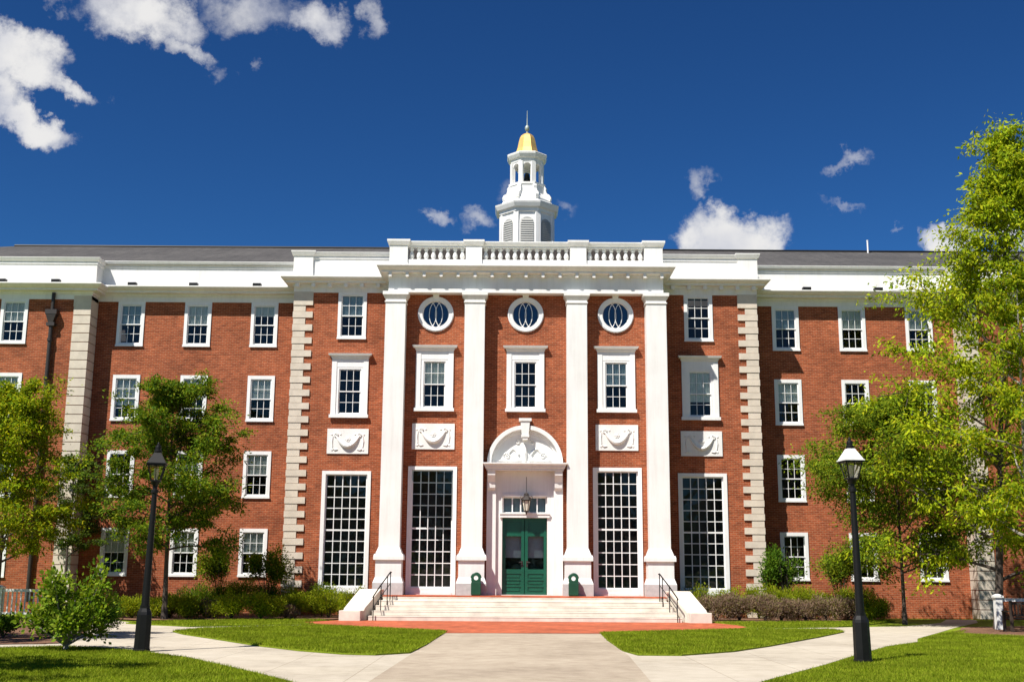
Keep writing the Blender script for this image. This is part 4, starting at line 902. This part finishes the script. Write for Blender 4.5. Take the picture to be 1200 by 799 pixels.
# small magnolia by the left lamp
shrub('magnolia','small magnolia with broad leaves on the front lawn beside the all black lamp post','',1,1,1,1,L_MAG,1) if False else None
def magnolia():
    rng=np.random.default_rng(5); o=thing('magnolia_bush','small broad leaved magnolia on a short stem at the edge of the front lawn','shrub',(-10.28,-19.9,0))
    T=MB(); C=[];D=[]
    for k in range(26):
        a=k*2.4; q=rng.uniform(.35,1); e=rng.uniform(-.05,1); tip=np.array([.98*q*math.cos(a)*math.sqrt(max(.05,1-(e*.72)**2)),.8*q*math.sin(a),.55+1.3*e]); mid=np.array([tip[0]*.45,tip[1]*.45,.3+.45*e])
        T.tube([(0,0,.1),mid,tip],[.03,.018,.007],5)
        for t in np.linspace(.45,1.05,9):
            p=mid+(tip-mid)*t
            for _ in range(17): 
                off=rng.normal(0,.125,3); C.append(p+off); dd=off+np.array([0,0,.10])+rng.normal(0,.05,3); D.append(dd)
    T.tube([(0,0,0),(.01,0,.2),(0,0,.42)],[.07,.05,.04],8); T.build('trunk',M_PALEBARK,o,smooth=True)
    raw_mesh('crown',leaf_quads(np.array(C),np.array(D),.115,.6,rng),4,L_MAG,o)
magnolia()
# rounded hedges at the left edge
for i,(x,y,rx,h,lab) in enumerate(((-13.5,-15.6,.62,.72,'clipped round shrub at the left edge of the mulch bed'),(-12.35,-15.4,.72,.78,'clipped round shrub just left of the magnolia in the mulch bed'),(-11.35,-14.6,.55,1.0,'dark upright shrub behind the magnolia'),(-12.1,-12.6,.6,1.5,'taller leafy shrub standing behind the clipped round shrubs'))):
    shrub('round_shrub',lab,(x,y,0),rx,rx*.9,h,4200,L_HEDGE if i<3 else L_DK,60+i,leaf=.06,aspect=.55,group='shrubs of the left mulch bed',lumps=11)
# upright shrubs against the brick
for x,y,rx,h,b,s,lf,lab in ((-12.2,1.0,.85,2.85,1.0,71,L_FRESH,'upright green shrub against the recessed brick wall left of the last ground floor window'),(-10.1,.4,1.05,2.75,.9,72,L_FRESH,'upright green shrub covering the lowest stones of the left pavilion corner'),(10.4,1.0,1.0,3.1,.75,73,L_HEDGE,'tall dense green shrub at the right pavilion corner'),(12.6,1.2,.95,2.75,.9,74,L_FRESH,'looser green shrub just behind the white capped lamp post'),(-11.55,-3.0,.5,2.3,.5,75,L_DK,'')):
    if not lab: continue
    shrub('upright_shrub',lab,(x,y,0),rx,.6,h,4600,lf,s,leaf=.105,bottom=b,group='upright shrubs by the walls',stems=14,lumps=9,shell=.6)
# low spreading shrubs of the two beds
rg=random.Random(8)
def row(xs,side,lf,names):
    for i,(x,y,rx,h,mat,kind) in enumerate(xs):
        lab=names[kind]
        shrub('low_shrub',lab,(x,y,0),rx,rx*.8,h,int(5200*rx/.8),mat,100+i+side*50,leaf=.085,aspect=.34,group='low shrubs of the %s bed'%('left' if side==0 else 'right'),lumps=9,up=.9,stems=12)
XL=[]
for x in np.arange(-14.2,-6.8,.95): XL.append((x+rg.uniform(-.2,.2),-2.0+rg.uniform(-.3,.25)-(1.1 if x<-9 else 0),rg.uniform(.78,.98),rg.uniform(.8,1.05),L_BUSH,0))
XL[-1]=(-7.35,-1.6,.85,1.15,L_BUSH,0)
for x in np.arange(-13.6,-6.6,1.15): XL.append((x+rg.uniform(-.2,.2),.2+rg.uniform(-.3,.3),rg.uniform(.75,.95),rg.uniform(1.15,1.5),L_BUSH if rg.random()<.6 else L_MID,1))
XL+=[(-11.3,-3.0,.5,.75,L_DRY,2),(-13.0,-2.6,.5,.7,L_DRY,2),(-8.8,-2.4,.45,.7,L_DRY,2)]
row(XL,0,None,['low feathery yellow green shrub along the front of the left bed','taller leafy shrub in the back row of the left bed','sparse brownish shrub among the green ones of the left bed'])
XRR=[]
for x in np.arange(7.2,13.6,.85): XRR.append((x+rg.uniform(-.2,.2),-1.5+rg.uniform(-.3,.3)+(.6 if x>12 else 0),rg.uniform(.7,.9),rg.uniform(.85,1.1),L_DRY if rg.random()<.55 else L_BUSH,0))
for x in np.arange(6.9,13.6,1.05): XRR.append((x+rg.uniform(-.2,.2),.3+rg.uniform(-.3,.3),rg.uniform(.75,.95),rg.uniform(1.15,1.45),L_BUSH if rg.random()<.6 else L_MID,1))
for i,q in enumerate(XRR):
    if q[5]==0 and q[4] is L_BUSH: XRR[i]=(*q[:5],2)
row(XRR,1,None,['brownish purple twiggy shrub along the front of the right bed','leafy green shrub in the back row of the right bed','low yellow green shrub among the brown ones of the right bed'])
# grass blades
def in_poly(P,x,y):
    c=np.zeros(len(x),bool); n=len(P); j=n-1
    for i in range(n):
        xi,yi=P[i]; xj,yj=P[j]
        m=((yi>y)!=(yj>y)); 
        if yi!=yj: c^= m & (x<(xj-xi)*(y-yi)/(yj-yi)+xi)
        j=i
    return c
def blades(name,label,P,z,dens,h,w,seed,mat):
    rng=np.random.default_rng(seed); A=np.array(P); lo,hi=A.min(0),A.max(0); n=int((hi[0]-lo[0])*(hi[1]-lo[1])*dens)
    x=rng.uniform(lo[0],hi[0],n); y=rng.uniform(lo[1],hi[1],n); k=in_poly(P,x,y); x,y=x[k],y[k]; n=len(x); x=x+rng.normal(0,.035,n); y=y+rng.normal(0,.035,n)
    a=rng.uniform(0,6.28,n); hh=h*rng.uniform(.5,1.25,n); lx,ly=rng.normal(0,.45,n)*hh,rng.normal(0,.45,n)*hh
    b=np.stack([x,y,np.full(n,z)],1); s=np.stack([np.cos(a),np.sin(a),np.zeros(n)],1)*w/2; t=b+np.stack([lx,ly,hh],1)
    o=raw_mesh(name,np.stack([b-s,b+s,t],1).reshape(-1,3),3,mat); o['label']=label; o['category']='grass'; o['kind']='stuff'; return o
L_GRASS=leaf_mat('grass_blade',[(.11,.16,.005),(.16,.22,.009),(.21,.265,.014),(.29,.31,.03)],.3,.6)
FL=[(-14.9,-19.75),(-11.97,-19.3),(-10.78,-18.6),(-9.86,-19.0),(-8.51,-20.19),(-7.09,-21.86),(-5.68,-24.14),(-4.94,-25.37),(-3.97,-27.06),(-3.4,-29),(-16,-29)]
FR=[(1.95,-31),(3.6,-26.45),(4.74,-24.36),(5.65,-22.69),(7.04,-19.93),(8.91,-16.4),(10.35,-14.5),(11.0,-12.7),(12.9,-9.3),(14.2,-7.6),(13.3,-9.7),(15.5,-11.6),(18,-12),(14,-28),(12,-31)]
blades('lawn_grass','mown green grass of the lawn left of the path in the foreground',FL,0,1500,.055,.014,1,L_GRASS)
blades('lawn_grass','mown green grass of the lawn right of the path in the foreground',FR,0,1300,.055,.014,2,L_GRASS)
blades('lawn_grass','mown green grass of the rounded lawn patch left of the central path',LAWN_L,.04,900,.055,.018,3,L_GRASS)
blades('lawn_grass','mown green grass of the rounded lawn patch right of the central path',LAWN_R,.04,900,.055,.018,4,L_GRASS)
blades('lawn_grass','narrow strip of grass along the front of the left shrub bed',STRIP_L,.036,600,.06,.02,5,L_GRASS)
blades('lawn_grass','narrow strip of grass along the front of the right shrub bed',STRIP_R,.036,600,.06,.02,6,L_GRASS)
